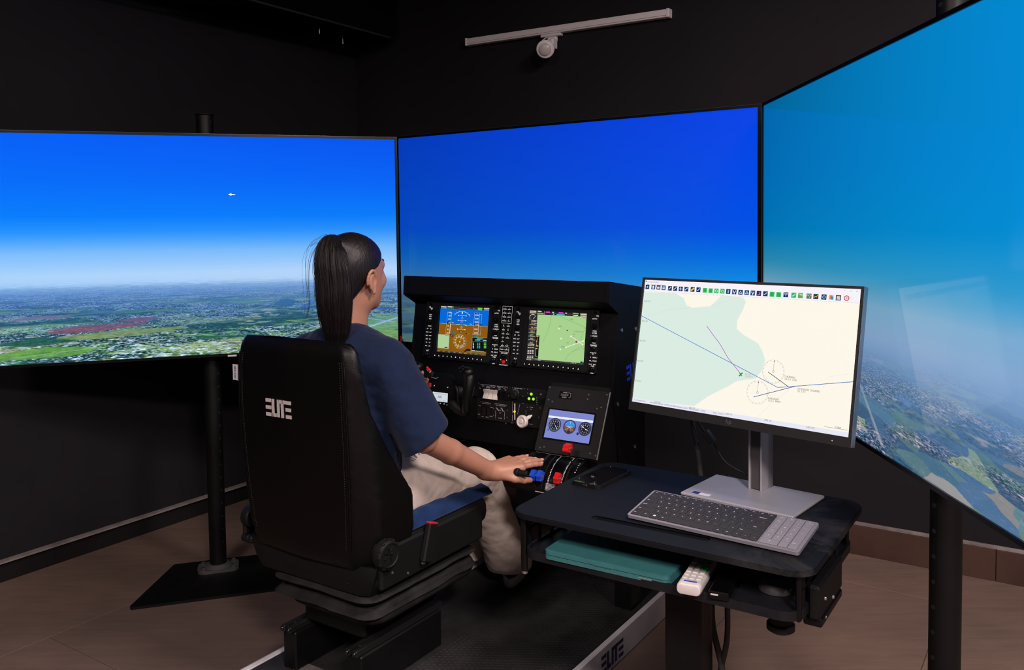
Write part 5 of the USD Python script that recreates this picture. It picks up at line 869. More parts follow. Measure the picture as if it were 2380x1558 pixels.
# ---------------------------------------------------------------- keyboard
kf0 = np.array([-.7765, 1.5870, ZD+.0035]); kx_ = np.array([.357, -.022, 0]); ky_ = np.array([.0616, .998, .165])
KF = Fr(kf0, kx_, ky_); KW, KH = .360, .1245
t = T('keyboard', 'slim grey keyboard with dark main keys and pale number pad', 'keyboard', (-.597, 1.63, ZD))
M_kbd = mat('grey_keyboard_deck', (.205, .195, .23), .45); M_key = mat('charcoal_key', (.026, .023, .025), .5, bump=.1, bscale=900); M_pad = mat('pale_key', (.235, .22, .255), .5)
t.part('deck', prism(rrect(KW, KH, .006, KW/2, KH/2), .0065, KF, 0), M_kbd)
t.part('tilt_foot', box(.02, .34, .104, .118, -.0135, .0, .003, KF), M_blackm)
u_ = (KW-.011)/19.12; vp = (KH-.011)/5.66
rows = [(0, .66, [(1, 'Esc')]+[(1, f'F{i}') for i in range(1, 13)]+[(1, 'Ins'), (1, 'Del')]),
        (.66, 1, [(1, '`')]+[(1, c) for c in '1234567890-=']+[(2, 'Backspace')]),
        (1.66, 1, [(1.5, 'Tab')]+[(1, c) for c in 'QWERTYUIOP[]']+[(1.5, '\\')]),
        (2.66, 1, [(1.75, 'CapsLk')]+[(1, c) for c in "ASDFGHJKL;'"]+[(2.25, 'Enter')]),
        (3.66, 1, [(2.25, 'Shift')]+[(1, c) for c in 'ZXCVBNM,./']+[(2.75, 'Shift')]),
        (4.66, 1, [(1.25, 'Ctrl'), (1.05, 'Fn'), (1.1, '#'), (1.1, 'Alt'), (5.5, ''), (1.1, 'Alt'), (1, 'Ctrl'), (.95, '<'), (.95, '^'), (1., '>')])]
pad = [(0, .66, 0, 1, 'o'), (0, .66, 1, 1, '%'), (0, .66, 2, 1, '='), (0, .66, 3, 1, 'x'), (.66, 1, 0, 1, 'Num'), (.66, 1, 1, 1, '/'), (.66, 1, 2, 1, '*'), (.66, 1, 3, 1, '-'), (1.66, 1, 0, 1, '7'), (1.66, 1, 1, 1, '8'), (1.66, 1, 2, 1, '9'), (1.66, 2, 3, 1, '+'), (2.66, 1, 0, 1, '4'), (2.66, 1, 1, 1, '5'), (2.66, 1, 2, 1, '6'), (3.66, 1, 0, 1, '1'), (3.66, 1, 1, 1, '2'), (3.66, 1, 2, 1, '3'), (3.66, 2, 3, 1, 'Enter'), (4.66, 1, 0, 2, '0'), (4.66, 1, 2, 1, '.')]
K = Paint(Fr(KF(np.array([0, 0, .0094])), KF.x, KF.y), step=.000002)
def key(x, y, wd, hd, s, m):
    x0, x1, y1, y0 = .0055+x*u_+.0008, .0055+(x+wd)*u_-.0008, KH-.0055-y*vp-.0008, KH-.0055-(y+hd)*vp+.0008
    t.part('key', box(x0, x1, y0, y1, .006, .0092, .0008, KF), m, smooth=False)
    if s == '#':
        for a in (0, 1):
            for b2 in (0, 1): K.rect((x0+x1)/2-.0026+a*.0028, (y0+y1)/2-.0022+b2*.0026, (x0+x1)/2-.0002+a*.0028, (y0+y1)/2+.0001+b2*.0026, (236, 232, 236))
    elif s: K.text(s, x0+(.0036 if len(s) > 2 and wd > 1.2 and s not in ('Enter', 'Backspace') else (x1-x0)/2-.0011*len(s)), (y0+y1)/2-.0016, .0030 if len(s) < 2 else .0021, (236, 230, 234), False, True, False)
for y, hd, ks in rows:
    x = 0
    for wd, s in ks: key(x, y, wd, hd, s, M_key); x += wd
for y, hd, c, wd, s in pad: key(15.12+c, y, wd, hd, s, M_pad)
V, F_, C = K.done(); t.colored('key_lettering', V, F_, C, M_print, kind='stuff')
# ---------------------------------------------------------------- things on the desk and its tray
pf = Fr([-.951, 1.811, ZD+.0005], [1, -.06, 0], [.06, 1, 0])
t = T('mobile_phone', 'black mobile phone in a dark rubber case lying on the desk', 'phone', (-.951, 1.811, ZD))
t.part('case', prism(rrect(.079, .162, .013), .0075, pf, 0), M_blackm); t.part('case_rim', prism(rrect(.079, .162, .013).difference(rrect(.0735, .1565, .011)), .0016, pf, .0075), M_blackm)
t.part('glass', prism(rrect(.0735, .1565, .011), .0008, pf, .0075), mat('phone_glass', (.004, .004, .005), .04, coat=1.))
t.part('side_button', [box(.0393, .0405, y, y+.012, .003, .0065, .0006, pf) for y in (.02, .038)], M_gloss, kind='stuff'); t.part('port', box(-.006, .006, -.0816, -.0805, .003, .0065, .0006, pf), M_steel)
lf = Fr([-.790, 1.602, .6157], [1, .03, 0], [-.03, 1, 0]); M_teal = mat('teal_laptop_shell', (.034, .155, .165), .5, var=.08, vscale=20, bump=.15, bscale=900)
t = T('laptop', 'closed teal laptop lying on the tray under the desktop', 'laptop', (-.79, 1.6, .615))
t.part('base', prism(rrect(.279, .205, .012), .0085, lf, 0), M_teal); t.part('lid', cat([prism(rrect(.279, .205, .012), .0080, lf, .0098), prism(rrect(.275, .201, .010), .001, lf, .0178)]), M_teal)
t.part('lid_gap', prism(rrect(.274, .2, .010), .0013, lf, .0085), M_black); t.part('lid_crease', box(-.137, .137, -.0495, -.0480, .0188, .0191, .0001, lf), mat('dark_teal_line', (.018, .11, .11), .5))
t.part('finger_notch', box(-.02, .02, -.104, -.1015, .008, .0125, .001, lf), mat('dark_teal_line', (0, 0, 0))); t.part('port', box(.075, .105, -.1035, -.101, .0025, .0062, .0008, lf), mat('dull_port', (.12, .17, .17), .4))
rf_ = Fr([-.608, 1.548, .6155], [1, .14, 0], [-.14, 1, 0])
t = T('remote_control', 'white remote control with grey and green keys on the tray right of the laptop', 'remote control', (-.608, 1.548, .615))
body = loft([np.c_[ringpts(rrect(.047*s, .022*q, .009*q), 40)[:, 0], np.full(40, y), ringpts(rrect(.047*s, .022*q, .009*q), 40)[:, 1]+.0125] for y, s, q in ((-.066, .80, .75), (-.0645, .94, .92), (-.060, 1, 1), (0, 1, 1), (.07, 1, .95), (.082, .95, .85), (.084, .85, .7))])
t.part('body', (rf_(body[0]), body[1]), M_white)
for i in range(6):
    for j in range(3):
        m = mat('green_key', (.03, .42, .05), .45) if (j == 2 and i in (3, 4)) or (i == 5 and j > 0) else mat('pale_grey_key', (.66, .64, .62), .5)
        x, y = -.0135+j*.0135, -.036+i*.0155; t.part('remote_key', box(x-.005, x+.005, y-.0048, y+.0048, .0225, .0255, .001, rf_), m)
t.part('maker_print', box(-.012, .013, -.0535, -.0485, .0233, .0238, .0001, rf_), mat('blue_print', (.02, .06, .45), .5))
t = T('usb_dongle_box', 'small flat black plastic box with white print, right of the white remote control', 'box', (-.55, 1.54, .615))
bf = Fr([-.552, 1.545, .6155], [1, .14, 0], [-.14, 1, 0]); t.part('case', box(-.019, .019, -.05, .06, 0, .016, .002, bf), M_gloss); t.part('label_print', box(-.014, .0, -.0505, -.0498, .009, .012, .0001, bf), M_mark)
t.part('seam', box(-.0192, .0192, -.0502, .0602, .0105, .0110, .0001, bf), M_blackm)
t = T('computer_mouse', 'grey domed mouse at the right end of the tray', 'mouse', (-.468, 1.60, .615))
q_ = ball((0, 0, 0), 1, (.034, .036, .024), 4); vv = q_[0].copy(); vv[:, 2] = np.maximum(vv[:, 2], -.002); t.part('shell', (vv+[-.468, 1.605, .6178], q_[1]), mat('graphite_mouse', (.055, .052, .056), .5, rvar=.1)); t.part('base_plate', cyl((-.468, 1.605, .6152), (-.468, 1.605, .6172), .033, n=32), M_black)
# ---------------------------------------------------------------- the person: bodies and clothes as smooth distance fields
class Field:
    def __init__(s, lo, hi, h):
        s.lo, s.h = np.asarray(lo, float), h; s.n = np.ceil((np.asarray(hi, float)-s.lo)/h).astype(int)+1; s.d = np.full(s.n, .2, np.float32)
        s.ax = [s.lo[k]+h*np.arange(s.n[k]) for k in range(3)]
    def win(s, lo, hi):
        a = np.maximum(np.floor((np.asarray(lo)-s.lo)/s.h).astype(int), 0); b = np.minimum(np.ceil((np.asarray(hi)-s.lo)/s.h).astype(int)+1, s.n)
        if (b <= a).any(): return None, None
        sl = tuple(slice(i, j) for i, j in zip(a, b)); return sl, np.stack(np.meshgrid(*[s.ax[k][sl[k]] for k in range(3)], indexing='ij'), -1)
    def put(s, fn, lo, hi, k=.01, op='add'):
        m = k*1.5+2*s.h; sl, P = s.win(np.asarray(lo)-m, np.asarray(hi)+m)
        if sl is None: return s
        b = fn(P).astype(np.float32); a = s.d[sl]
        if op == 'add': h = np.clip(.5+.5*(b-a)/k, 0, 1); s.d[sl] = a*h+b*(1-h)-k*h*(1-h)
        elif op == 'cut': h = np.clip(.5-.5*(b+a)/k, 0, 1); s.d[sl] = a*(1-h)-b*h+k*h*(1-h)
        return s
    def cone(s, a, b, ra, rb, k=.012, sq=(1, 1, 1), op='add'):
        a, b, q = np.asarray(a, float), np.asarray(b, float), np.asarray(sq, float)
        def fn(P):
            A, B = a*q, b*q; X = P*q-A; d = B-A; t = np.clip((X@d)/max(d@d, 1e-12), 0, 1); return (np.linalg.norm(X-t[..., None]*d, axis=-1)-(ra+(rb-ra)*t))/max(q.max(), 1)
        R = max(ra, rb)/q; return s.put(fn, np.minimum(a, b)-R, np.maximum(a, b)+R, k, op)
    def ell(s, c, r, k=.012, op='add', rot=None):
        c, r = np.asarray(c, float), np.asarray(r, float)
        def fn(P): X = P-c; X = X@rot if rot is not None else X; q = np.linalg.norm(X/r, axis=-1); g = np.linalg.norm(X/(r*r), axis=-1); return np.where(g > 1e-9, q*(q-1)/np.maximum(g, 1e-9), -r.min())
        R = r if rot is None else np.full(3, r.max()); return s.put(fn, c-R, c+R, k, op)
    def half(s, o, n):                                  # cut away the side that n points to
        P = np.stack(np.meshgrid(*s.ax, indexing='ij'), -1); s.d = np.maximum(s.d, ((P-np.asarray(o))@np.asarray(n, float)).astype(np.float32)); return s
    def noise(s, amp, fr, seed, box=None):
        sl, P = s.win(*(box or (s.lo, s.lo+s.h*s.n))); near = np.abs(s.d[sl]) < 4*s.h+amp; q = P[near]; s.d[sl][near] += (amp*(meshkit.fbm(q*np.asarray(fr), 3, seed)-.5)*2).astype(np.float32); return s
    def mesh(s):
        d = s.d; S = d < 0; n = S.shape; c = np.zeros(np.array(n)-1, np.int8)
        for o in np.ndindex(2, 2, 2): c += S[o[0]:n[0]-1+o[0], o[1]:n[1]-1+o[1], o[2]:n[2]-1+o[2]]
        act = (c > 0) & (c < 8); idx = np.argwhere(act); ID_ = np.full(act.shape, -1); ID_[act] = np.arange(len(idx)); acc = np.zeros((len(idx), 3)); cnt = np.zeros(len(idx))
        for ax in range(3):
            u, v = [a for a in range(3) if a != ax]
            for o in np.ndindex(2, 2):
                i0 = idx.copy(); i0[:, u] += o[0]; i0[:, v] += o[1]; i1 = i0.copy(); i1[:, ax] += 1; a, b = d[tuple(i0.T)], d[tuple(i1.T)]; m = (a < 0) != (b < 0); t = np.where(m, a/np.where(m, a-b, 1), 0); p = i0.astype(float); p[:, ax] += t; acc[m] += p[m]; cnt[m] += 1
        V = s.lo+s.h*acc/np.maximum(cnt, 1)[:, None]; F = []
        for ax in range(3):
            u, v = (ax+1) % 3, (ax+2) % 3; a = np.take(S, range(n[ax]-1), ax); b = np.take(S, range(1, n[ax]), ax); e = np.argwhere(a != b); ok = (e[:, u] > 0) & (e[:, v] > 0) & (e[:, u] < n[u]-1) & (e[:, v] < n[v]-1); e = e[ok]; fl_ = S[tuple(e.T)]
            q = []
            for du, dv in ((-1, -1), (0, -1), (0, 0), (-1, 0)): w = e.copy(); w[:, u] += du; w[:, v] += dv; q.append(ID_[tuple(w.T)])
            q = np.stack(q, -1); q[~fl_] = q[~fl_][:, ::-1]; q = q[(q >= 0).all(1)]; F += [q[:, [0, 1, 2]], q[:, [0, 2, 3]]]
        return V, np.vstack(F)
HX = -1.70
SR, ER, WRs, = np.array([-1.532, 1.712, .945]), np.array([-1.418, 1.702, .762]), np.array([-1.382, 1.948, .618])
SL, EL_, WL = np.array([-1.868, 1.712, .945]), np.array([-1.945, 1.86, .80]), np.array([-1.858, 2.075, .806])
KR, AR, KL, AL = np.array([-1.560, 2.115, .546]), np.array([-1.606, 2.375, .175]), np.array([-1.835, 2.115, .552]), np.array([-1.80, 2.36, .175])
def hand(F, w, d, n, thumb_side, curl, spread=1., L=1., thumb=None):
    """palm and five fingers on field F. w wrist, d forward, n back-of-hand normal; thumb_side -1 left, +1 right."""
    d = np.asarray(d, float)/np.linalg.norm(d); n = np.asarray(n, float); n = n-d*(n@d); n /= np.linalg.norm(n); x = np.cross(d, n)*-thumb_side*-1
    P = lambda a, b, c=0: w+x*a*L+d*b*L+n*c*L
    t = thumb_side
    for a0, a1, b1, r in ((.012*t, .029*t, .080, .0145), (.004*t, .010*t, .086, .0145), (-.006*t, -.010*t, .083, .0140), (-.014*t, -.028*t, .073, .0130)): F.cone(P(a0, .0), P(a1, b1, .001), r*L*1.22, r*L*.86, .010)
    F.cone(P(.014*t, .012, -.010), P(.030*t, .045, -.010), .016*L, .012*L, .012)
    tips = []
    for i, (a, b, ln, r) in enumerate(((.0262, .086, .070, .0083), (.0088, .091, .078, .0086), (-.0090, .087, .072, .0082), (-.0222, .078, .060, .0073))):
        p = P(a*t, b-.008, .001); ang = curl[i]; sd = x*t*(a/.029)*.12*spread
        cur = 0
        for j, (fr_, rr) in enumerate(((.46, 1.), (.30, .93), (.24, .84))):
            cur += ang[j]; dr = d*math.cos(cur)-n*math.sin(cur)+sd; dr /= np.linalg.norm(dr); q = p+dr*ln*fr_*L; F.cone(p, q, r*L*rr, r*L*(rr-.09), .0035); p = q
        tips.append((p, dr, r*L*.75))
    th = thumb or ((.026, .026, -.010), (.048, .050, -.014), (.058, .078, -.016), (.060, .100, -.018))
    for (p0, p1, r0, r1) in zip(th[:-1], th[1:], (.0125, .0100, .0090), (.0102, .0092, .0078)): F.cone(P(p0[0]*t, *p0[1:]), P(p1[0]*t, *p1[1:]), r0*L, r1*L, .006)
    return tips, x, n
# hidden trunk, upper arms and legs under the clothes
B = Field((-2.06, 1.52, .14), (-1.32, 2.46, 1.06), .011); q_ = (1, 1.5, 1)
B.cone((HX, 1.69, .60), (HX, 1.70, .84), .135, .130, .03, q_); 
for s, (S_, E_) in ((1, (SR, ER)), (-1, (SL, EL_))): B.cone(S_, E_, .046, .040, .03)
for H, K_, A_ in (((-1.61, 1.70, .585), KR, AR), ((-1.79, 1.70, .585), KL, AL)): B.cone(H, K_, .076, .055, .03); B.cone(K_, A_, .05, .034, .02)
bodyv = [B.mesh()]
# head and neck
HC = np.array([HX-.010, 1.754, 1.205]); NX = HX-.008; H = Field((-1.84, 1.59, .94), (-1.57, 1.92, 1.34), .0036)
H.ell(HC, (.0735, .0915, .088), .01); H.ell(HC+[0, .030, -.050], (.060, .062, .075), .02); H.ell(HC+[0, .060, -.102], (.034, .026, .024), .022); H.ell(HC+[0, .010, -.09], (.055, .05, .04), .02)
for s in (1, -1):
    H.ell(HC+[s*.036, .066, -.040], (.022, .018, .020), .016); H.cone(HC+[s*.012, .083, .008], HC+[s*.042, .072, .006], .009, .008, .012)
H.cone(HC+[0, .084, -.004], HC+[0, .100, -.036], .0065, .0085, .008); H.ell(HC+[0, .1015, -.040], (.0095, .0095, .0075), .005)
for s in (1, -1): H.ell(HC+[s*.0095, .092, -.043], (.0065, .008, .006), .004); H.ell(HC+[s*.030, .090, -.009], (.013, .012, .006), .004, 'cut'); H.cone(HC+[s*.018, .0800, -.003], HC+[s*.042, .0745, -.004], .0042, .0036, .004); H.cone(HC+[s*.019, .0785, -.0155], HC+[s*.041, .0735, -.0150], .0038, .0034, .004)
H.ell(HC+[0, .086, -.069], (.022, .008, .0055), .004); H.ell(HC+[0, .085, -.0765], (.019, .009, .006), .004); H.put(lambda P: np.abs(P[..., 2]-(HC[2]-.0727))-.0008+50*np.maximum(0, np.abs(P[..., 0]-HC[0])-.021)+50*np.maximum(0, HC[1]+.082-P[..., 1]), HC+[-.022, .08, -.075], HC+[.022, .1, -.07], .002, 'cut')
H.cone((NX, 1.725, .955), (NX, 1.745, 1.14), .052, .046, .022); H.cone((HX-.10, 1.715, .935), (HX+.10, 1.715, .935), .034, .034, .02)
for s in (1, -1):                                           # ears
    e = HC+np.array([s*.0765, -.002, -.040]); t0 = [e+np.array([s*(.004+.004*math.sin(a)), -.010+.0165*math.cos(a)*1.0, .004+.029*math.sin(a)]) for a in np.linspace(-.9, 3.5, 12)]
    for a, b in zip(t0[:-1], t0[1:]): H.cone(a, b, .0042, .0042, .003)
    H.ell(e+[s*.001, -.006, .0], (.006, .013, .024), .005); H.cone(e+[s*.002, .004, -.020], e+[s*.002, .000, -.030], .0055, .0055, .005); H.ell(e+[s*.008, -.002, .004], (.005, .007, .012), .004, 'cut')
H.half((0, 0, .955), (0, 0, -1)); bodyv.append(H.mesh())
# right forearm and hand resting on the throttle quadrant
Fh = Field((-1.50, 1.62, .56), (-1.24, 2.18, .86), .0027)
Fh.cone(ER+(SR-ER)*.42, ER, .036, .0335, .008); Fh.cone(ER, ER*.62+WRs*.38, .0335, .0335, .008); Fh.cone(ER*.62+WRs*.38, WRs, .0335, .0250, .008); Fh.cone(WRs-[.006, .02, -.006], WRs+[.002, .012, 0], .0238, .0225, .015, (1.12, 1, 1))
dR = np.array([.075, .158, .016]); nR = np.array([.16, -.20, 1.])
tipsR, xR, nR_ = hand(Fh, WRs+[.002, .004, .002], dR, nR, -1, [(.04, .12, .10), (.03, .12, .12), (.06, .14, .12), (.0, .06, .08)], .0, 1.03, thumb=((.026, .026, -.010), (.044, .050, -.018), (.050, .076, -.026), (.050, .096, -.032)))
bodyv.append(Fh.mesh())
# left forearm and hand round the yoke's left grip
Fl = Field((-2.02, 1.80, .70), (-1.72, 2.22, .92), .003)
Fl.cone(EL_+(SL-EL_)*.3, EL_, .042, .038, .02); Fl.cone(EL_, EL_*.6+WL*.4, .038, .037, .02); Fl.cone(EL_*.6+WL*.4, WL, .037, .025, .02)
tipsL, xL, nL_ = hand(Fl, WL, (.18, .95, .03), (-.92, .10, .38), 1, [(.35, 1.15, .8), (.38, 1.15, .8), (.42, 1.15, .8), (.48, 1.15, .8)], .2, .98, thumb=((.020, .030, -.012), (.034, .050, -.022), (.036, .060, -.035), (.034, .066, -.045)))
for a, b, ra, rb in (((-1.835, 2.10, .822), (-1.803, 2.108, .822), .0125, .0110), ((-1.803, 2.108, .822), (-1.775, 2.106, .813), .0108, .0095), ((-1.775, 2.106, .813), (-1.752, 2.106, .804), .0095, .0080)): Fl.cone(a, b, ra, rb, .007)
bodyv.append(Fl.mesh())
M_skin = usdkit.material(stage, '/World/Looks/skin', {'tc': ('texture_coordinate', {}), 'n': ('noise_texture', {'scale': 9., 'detail': 4.}), 'r': ('rgb_ramp', {'ramp': [(.3, (.36, .165, .105)), (.7, (.44, .215, .14))]}), 'n2': ('noise_texture', {'scale': 420., 'detail': 2.}), 'b': ('bump', {'strength': .12, 'distance': .0008}), 'p': ('principled_bsdf', {'roughness': .48, 'subsurface_weight': .12, 'subsurface_scale': .006, 'subsurface_radius': (1., .35, .2)})},
    [('tc.object', 'n.vector'), ('n.fac', 'r.fac'), ('r.color', 'p.base_color'), ('tc.object', 'n2.vector'), ('n2.fac', 'b.height'), ('b.normal', 'p.normal')], surface='p.BSDF')
t = T('person', 'person with a long black ponytail, navy shirt and cream trousers seated at the controls', 'person', (HX, 1.72, .51))
bd = t.part('body', cat(bodyv), M_skin, smooth=True)
nails = []
for tips, n_ in ((tipsR, nR_),):
    for p, dr, r in tips: nn = n_-dr*(n_@dr); nn /= np.linalg.norm(nn); fr = Fr(p+nn*r*.80+dr*r*.1, dr, np.cross(nn, dr)); v, f = ball((0, 0, 0), 1, (r*1.0, r*.74, r*.30), 2); nails.append(fr.m((v, f)))
t.part('fingernails', cat(nails), mat('fingernail', (.62, .36, .30), .3), bd, kind='stuff')
for s in (1, -1):
    ey = t.part('eye', ball(HC+[s*.030, .0705, -.009], .0112), mat('eye_white', (.7, .68, .66), .2), bd); t.part('iris', ball(HC+[s*.030, .0792, -.009], .0052, (1, .62, 1)), mat('dark_iris', (.02, .012, .008), .15), ey)
for s in (1, -1): t.part('eyebrow', tube(smooth_path(HC+np.array([[s*.012, .0905, .014], [s*.028, .0885, .019], [s*.044, .0790, .014]]), 10), [.0012, .002, .0022, .0024, .0024, .0023, .002, .0018, .0014, .0008], 6), mat('hair_strand', (.010, .007, .008), .45, spec=.3), bd)
M_hair = usdkit.material(stage, '/World/Looks/black_hair', {'tc': ('texture_coordinate', {}), 'mp': ('mapping', {'scale': (260., 260., 9.)}), 'n': ('noise_texture', {'scale': 1., 'detail': 3.}), 'r': ('rgb_ramp', {'ramp': [(.3, (.0025, .0018, .0022)), (.72, (.013, .0085, .0095))]}), 'b': ('bump', {'strength': .55, 'distance': .0015}), 'p': ('principled_bsdf', {'roughness': .46, 'specular_ior_level': .32})},
    [('tc.object', 'mp.vector'), ('mp.vector', 'n.vector'), ('n.fac', 'r.fac'), ('r.color', 'p.base_color'), ('n.fac', 'b.height'), ('b.normal', 'p.normal')], surface='p.BSDF')
# scalp hair drawn back to a high ponytail
TIE = np.array([-1.700, 1.680, 1.268])
G = Field((-1.84, 1.60, 1.04), (-1.57, 1.90, 1.34), .0034)
G.ell(HC+[0, -.003, .003], (.0800, .0975, .0945), .01); G.ell(HC+[0, -.055, -.055], (.052, .040, .060), .03); G.cone(HC+[0, -.03, .045], TIE, .045, .022, .03)
def keep(P):                                                # everything in front of the hairline is cut away
    x, y, z = np.abs(P[..., 0]-HC[0]), P[..., 1]-HC[1], P[..., 2]-HC[2]
    line = np.interp(z, [-.16, -.10, -.075, -.045, -.012, .004, .03, .06, .10], [-.085, -.060, -.040, -.022, -.014, .022, .048, .066, .080]); return y-line
sl, P = G.win(G.lo, G.lo+G.h*G.n)
kk = keep(P).astype(np.float32); ang = np.arctan2(P[..., 2]-TIE[2], P[..., 1]-TIE[1])+2*np.arctan2(np.abs(P[..., 0]-HC[0]), .05)
G.d = np.maximum(G.d, kk*.8)+(.0004*np.sin(ang*60+3*meshkit.noise(P*25, 3))).astype(np.float32)
hair = t.part('hair', G.mesh(), M_hair, smooth=True)
t.part('hair_tie', lathe([(.018, -.008), (.0235, -.005), (.0235, .005), (.018, .008)], TIE+[0, -.010, .004], (0, -.85, .45), 22), M_black, hair)
# the ponytail: a fluted tapering swag plus loose strands
cp = smooth_path(np.array([TIE+[0, -.002, 0], TIE+[.008, -.024, .009], TIE+[.018, -.040, -.018], TIE+[.027, -.044, -.078], TIE+[.031, -.045, -.145], TIE+[.032, -.042, -.210], TIE+[.032, -.038, -.266]]), 60); secs = []
for i, c in enumerate(cp):
    s = i/59; w = np.interp(s, [0, .06, .18, .35, .55, .75, .9, 1], [.018, .030, .047, .054, .054, .048, .037, .016]); dth = np.interp(s, [0, .1, .3, .6, .9, 1], [.018, .026, .034, .036, .026, .010]); a = np.linspace(0, 2*np.pi, 220, endpoint=False)
    g = 1+.030*np.sin(a*19+2*math.sin(s*3))+.022*np.sin(a*37+4*s+1)+.03*np.sin(a*7+1.5*s); T_ = np.gradient(cp, axis=0)[i]; T_ /= np.linalg.norm(T_); X_ = np.array([1., 0, 0]); Y_ = np.cross(T_, X_); secs.append(c+(w*g*np.cos(a))[:, None]*X_+(dth*g*np.sin(a))[:, None]*Y_)
t.part('ponytail', loft(secs), M_hair, smooth=True)
g = np.random.default_rng(12); cv, cn, cw = [], [], []
for k in range(800):
    th, rr = g.uniform(0, 6.283), g.uniform(.90, 1.06); lo = g.uniform(0, .12); hi = g.uniform(.82, 1.04); n = 14; pp = []
    for s in np.linspace(lo, min(hi, 1), n):
        i = s*59; i0 = int(min(i, 58)); S_ = secs[i0]*(1-(i-i0))+secs[i0+1]*(i-i0); j = int(th/6.283*220) % 220; c = S_.mean(0); pp.append(c+(S_[j]-c)*rr)
    pp = np.array(pp); pp += np.cumsum(g.normal(0, .0006, pp.shape), 0); pp[-2:] += [0, 0, -.010*max(0, hi-.95)/.09]; pp[-1] += [0, 0, -.022*g.random()*(hi > .93)]; cv.append(pp); cn.append(n); cw.append(.0007)
for k in range(13):                                        # flyaways at the left of the tail and over the crown
    p0 = TIE+[g.normal(0, .01), -.02, g.normal(.01, .006)]; a = g.uniform(.2, 1); pts = np.array([p0, p0+[-.030-.02*a, -.03, .012*a-.02], p0+[-.052-.012*a, -.04, -.09], p0+[-.058-.01*a, -.045, -.17-.06*a]]) if k < 10 else np.array([HC+[g.uniform(-.05, .05), g.uniform(-.06, .03), .088], HC+[g.uniform(-.05, .02), -.06, .092+.005*a], TIE+[g.uniform(-.05, .0), -.03, .020+.008*a], TIE+[-.05, -.05, .0]])
    cv.append(smooth_path(pts, 12)); cn.append(12); cw.append(.00045)
bc = UsdGeom.BasisCurves.Define(stage, t.path+'/loose_hair'); bc.CreateTypeAttr('cubic'); bc.CreateBasisAttr('catmullRom'); bc.CreateWrapAttr('pinned')
bc.CreatePointsAttr(Vt.Vec3fArray.FromNumpy((np.vstack(cv)-t.base).astype(np.float32))); bc.CreateCurveVertexCountsAttr(Vt.IntArray([int(x) for x in cn])); bc.CreateWidthsAttr(Vt.FloatArray([float(w) for n, w in zip(cn, cw) for _ in range(n)])); bc.SetWidthsInterpolation('vertex')
UsdShade.MaterialBindingAPI.Apply(bc.GetPrim()).Bind(mat('hair_strand', (.010, .007, .008), .45, spec=.3)); tag(bc.GetPrim(), kind='stuff')
# shirt
M_shirt = mat('navy_jersey', (.0032, .0100, .036), .85, spec=.2, var=.15, vscale=30, bump=.35, bscale=520, sheen=.08)
C = Field((-2.10, 1.49, .47), (-1.33, 1.93, 1.10), .0046)
C.cone((HX+.02, 1.685, .60), (HX+.01, 1.690, .78), .178, .165, .03, (1, 1.45, 1)); C.cone((HX, 1.690, .78), (HX, 1.702, .895), .165, .150, .04, (1, 1.5, 1)); C.cone(SL+[.05, .0, .0], SR-[.05, 0, 0], .066, .066, .05); C.cone((HX-.035, 1.718, .962), (HX+.035, 1.718, .962), .058, .058, .06)
C.cone((-1.615, 1.70, .545), (-1.60, 1.76, .57), .105, .10, .03); C.cone((-1.785, 1.70, .545), (-1.80, 1.76, .57), .105, .10, .03)
u_a, u_f = (ER-SR)/np.linalg.norm(ER-SR), (WRs-ER)/np.linalg.norm(WRs-ER); nRm = (u_a+.75*u_f)/np.linalg.norm(u_a+.75*u_f); sR = ER+nRm*.008
sL = SL+(EL_-SL)*.85; nLm = (EL_-SL)/np.linalg.norm(EL_-SL)
C.cone(SR+[-.015, 0, -.012], ER+nRm*.05, .070, .074, .035); C.cone(SL+[.015, 0, -.012], sL+nLm*.05, .070, .074, .035)
C.noise(.006, (7, 9, 4.2), 31); C.noise(.003, (22, 24, 10), 32); C.noise(.0016, (60, 50, 26), 33); C.noise(.0045, (24, 10, 30), 34, ((-1.60, 1.55, .70), (-1.33, 1.9, .99)))
for o, n_, a0, a1 in ((sR, nRm, SR+[-.015, 0, -.012], ER+nRm*.05), (sL, nLm, SL+[.015, 0, -.012], sL+nLm*.05)):                # sleeve mouths
    i0, i1 = a0+(a1-a0)*.66, a0+(a1-a0)*1.1
    def mouth(P, o=o, n_=n_): X = P-o; t_ = X@n_; r_ = np.linalg.norm(X-t_[..., None]*n_, axis=-1); return np.maximum(-t_, np.maximum(r_-.105, t_-.25))
    C.put(mouth, o-.26, o+.26, .003, 'cut'); C.cone(i0, i1, .054, .060, .004, op='cut')
C.half((0, 0, .512), (0, 0, -1))
shirt = t.part('shirt', C.mesh(), M_shirt, smooth=True)
nk = np.array([[HX+.071*math.cos(a), 1.747+.068*math.sin(a), 1.040+.010*-math.sin(a)-.004*abs(math.cos(a))] for a in np.linspace(0, 2*math.pi, 40)])
def ringtube(c, n_, R, r, k=44):
    n_ = np.asarray(n_, float)/np.linalg.norm(n_); a = np.cross(n_, [0, 1, 0]); a /= np.linalg.norm(a); b = np.cross(n_, a); t_ = np.linspace(0, 2*np.pi, k); return tube(np.asarray(c)+R*(np.cos(t_)[:, None]*a+np.sin(t_)[:, None]*b), r, 8)
pr_ = [tube(smooth_path(np.array(q)+[.004, 0, 0], 12), .0020, 6) for q in (((-1.524, 1.755, .735), (-1.523, 1.778, .714), (-1.522, 1.80, .682)), ((-1.524, 1.765, .738), (-1.522, 1.795, .716), (-1.522, 1.808, .692)), ((-1.524, 1.748, .722), (-1.523, 1.765, .700), (-1.523, 1.79, .676)))]
t.part('shirt_print', pr_, mat('pale_shirt_print', (.5, .5, .56), .7), shirt)
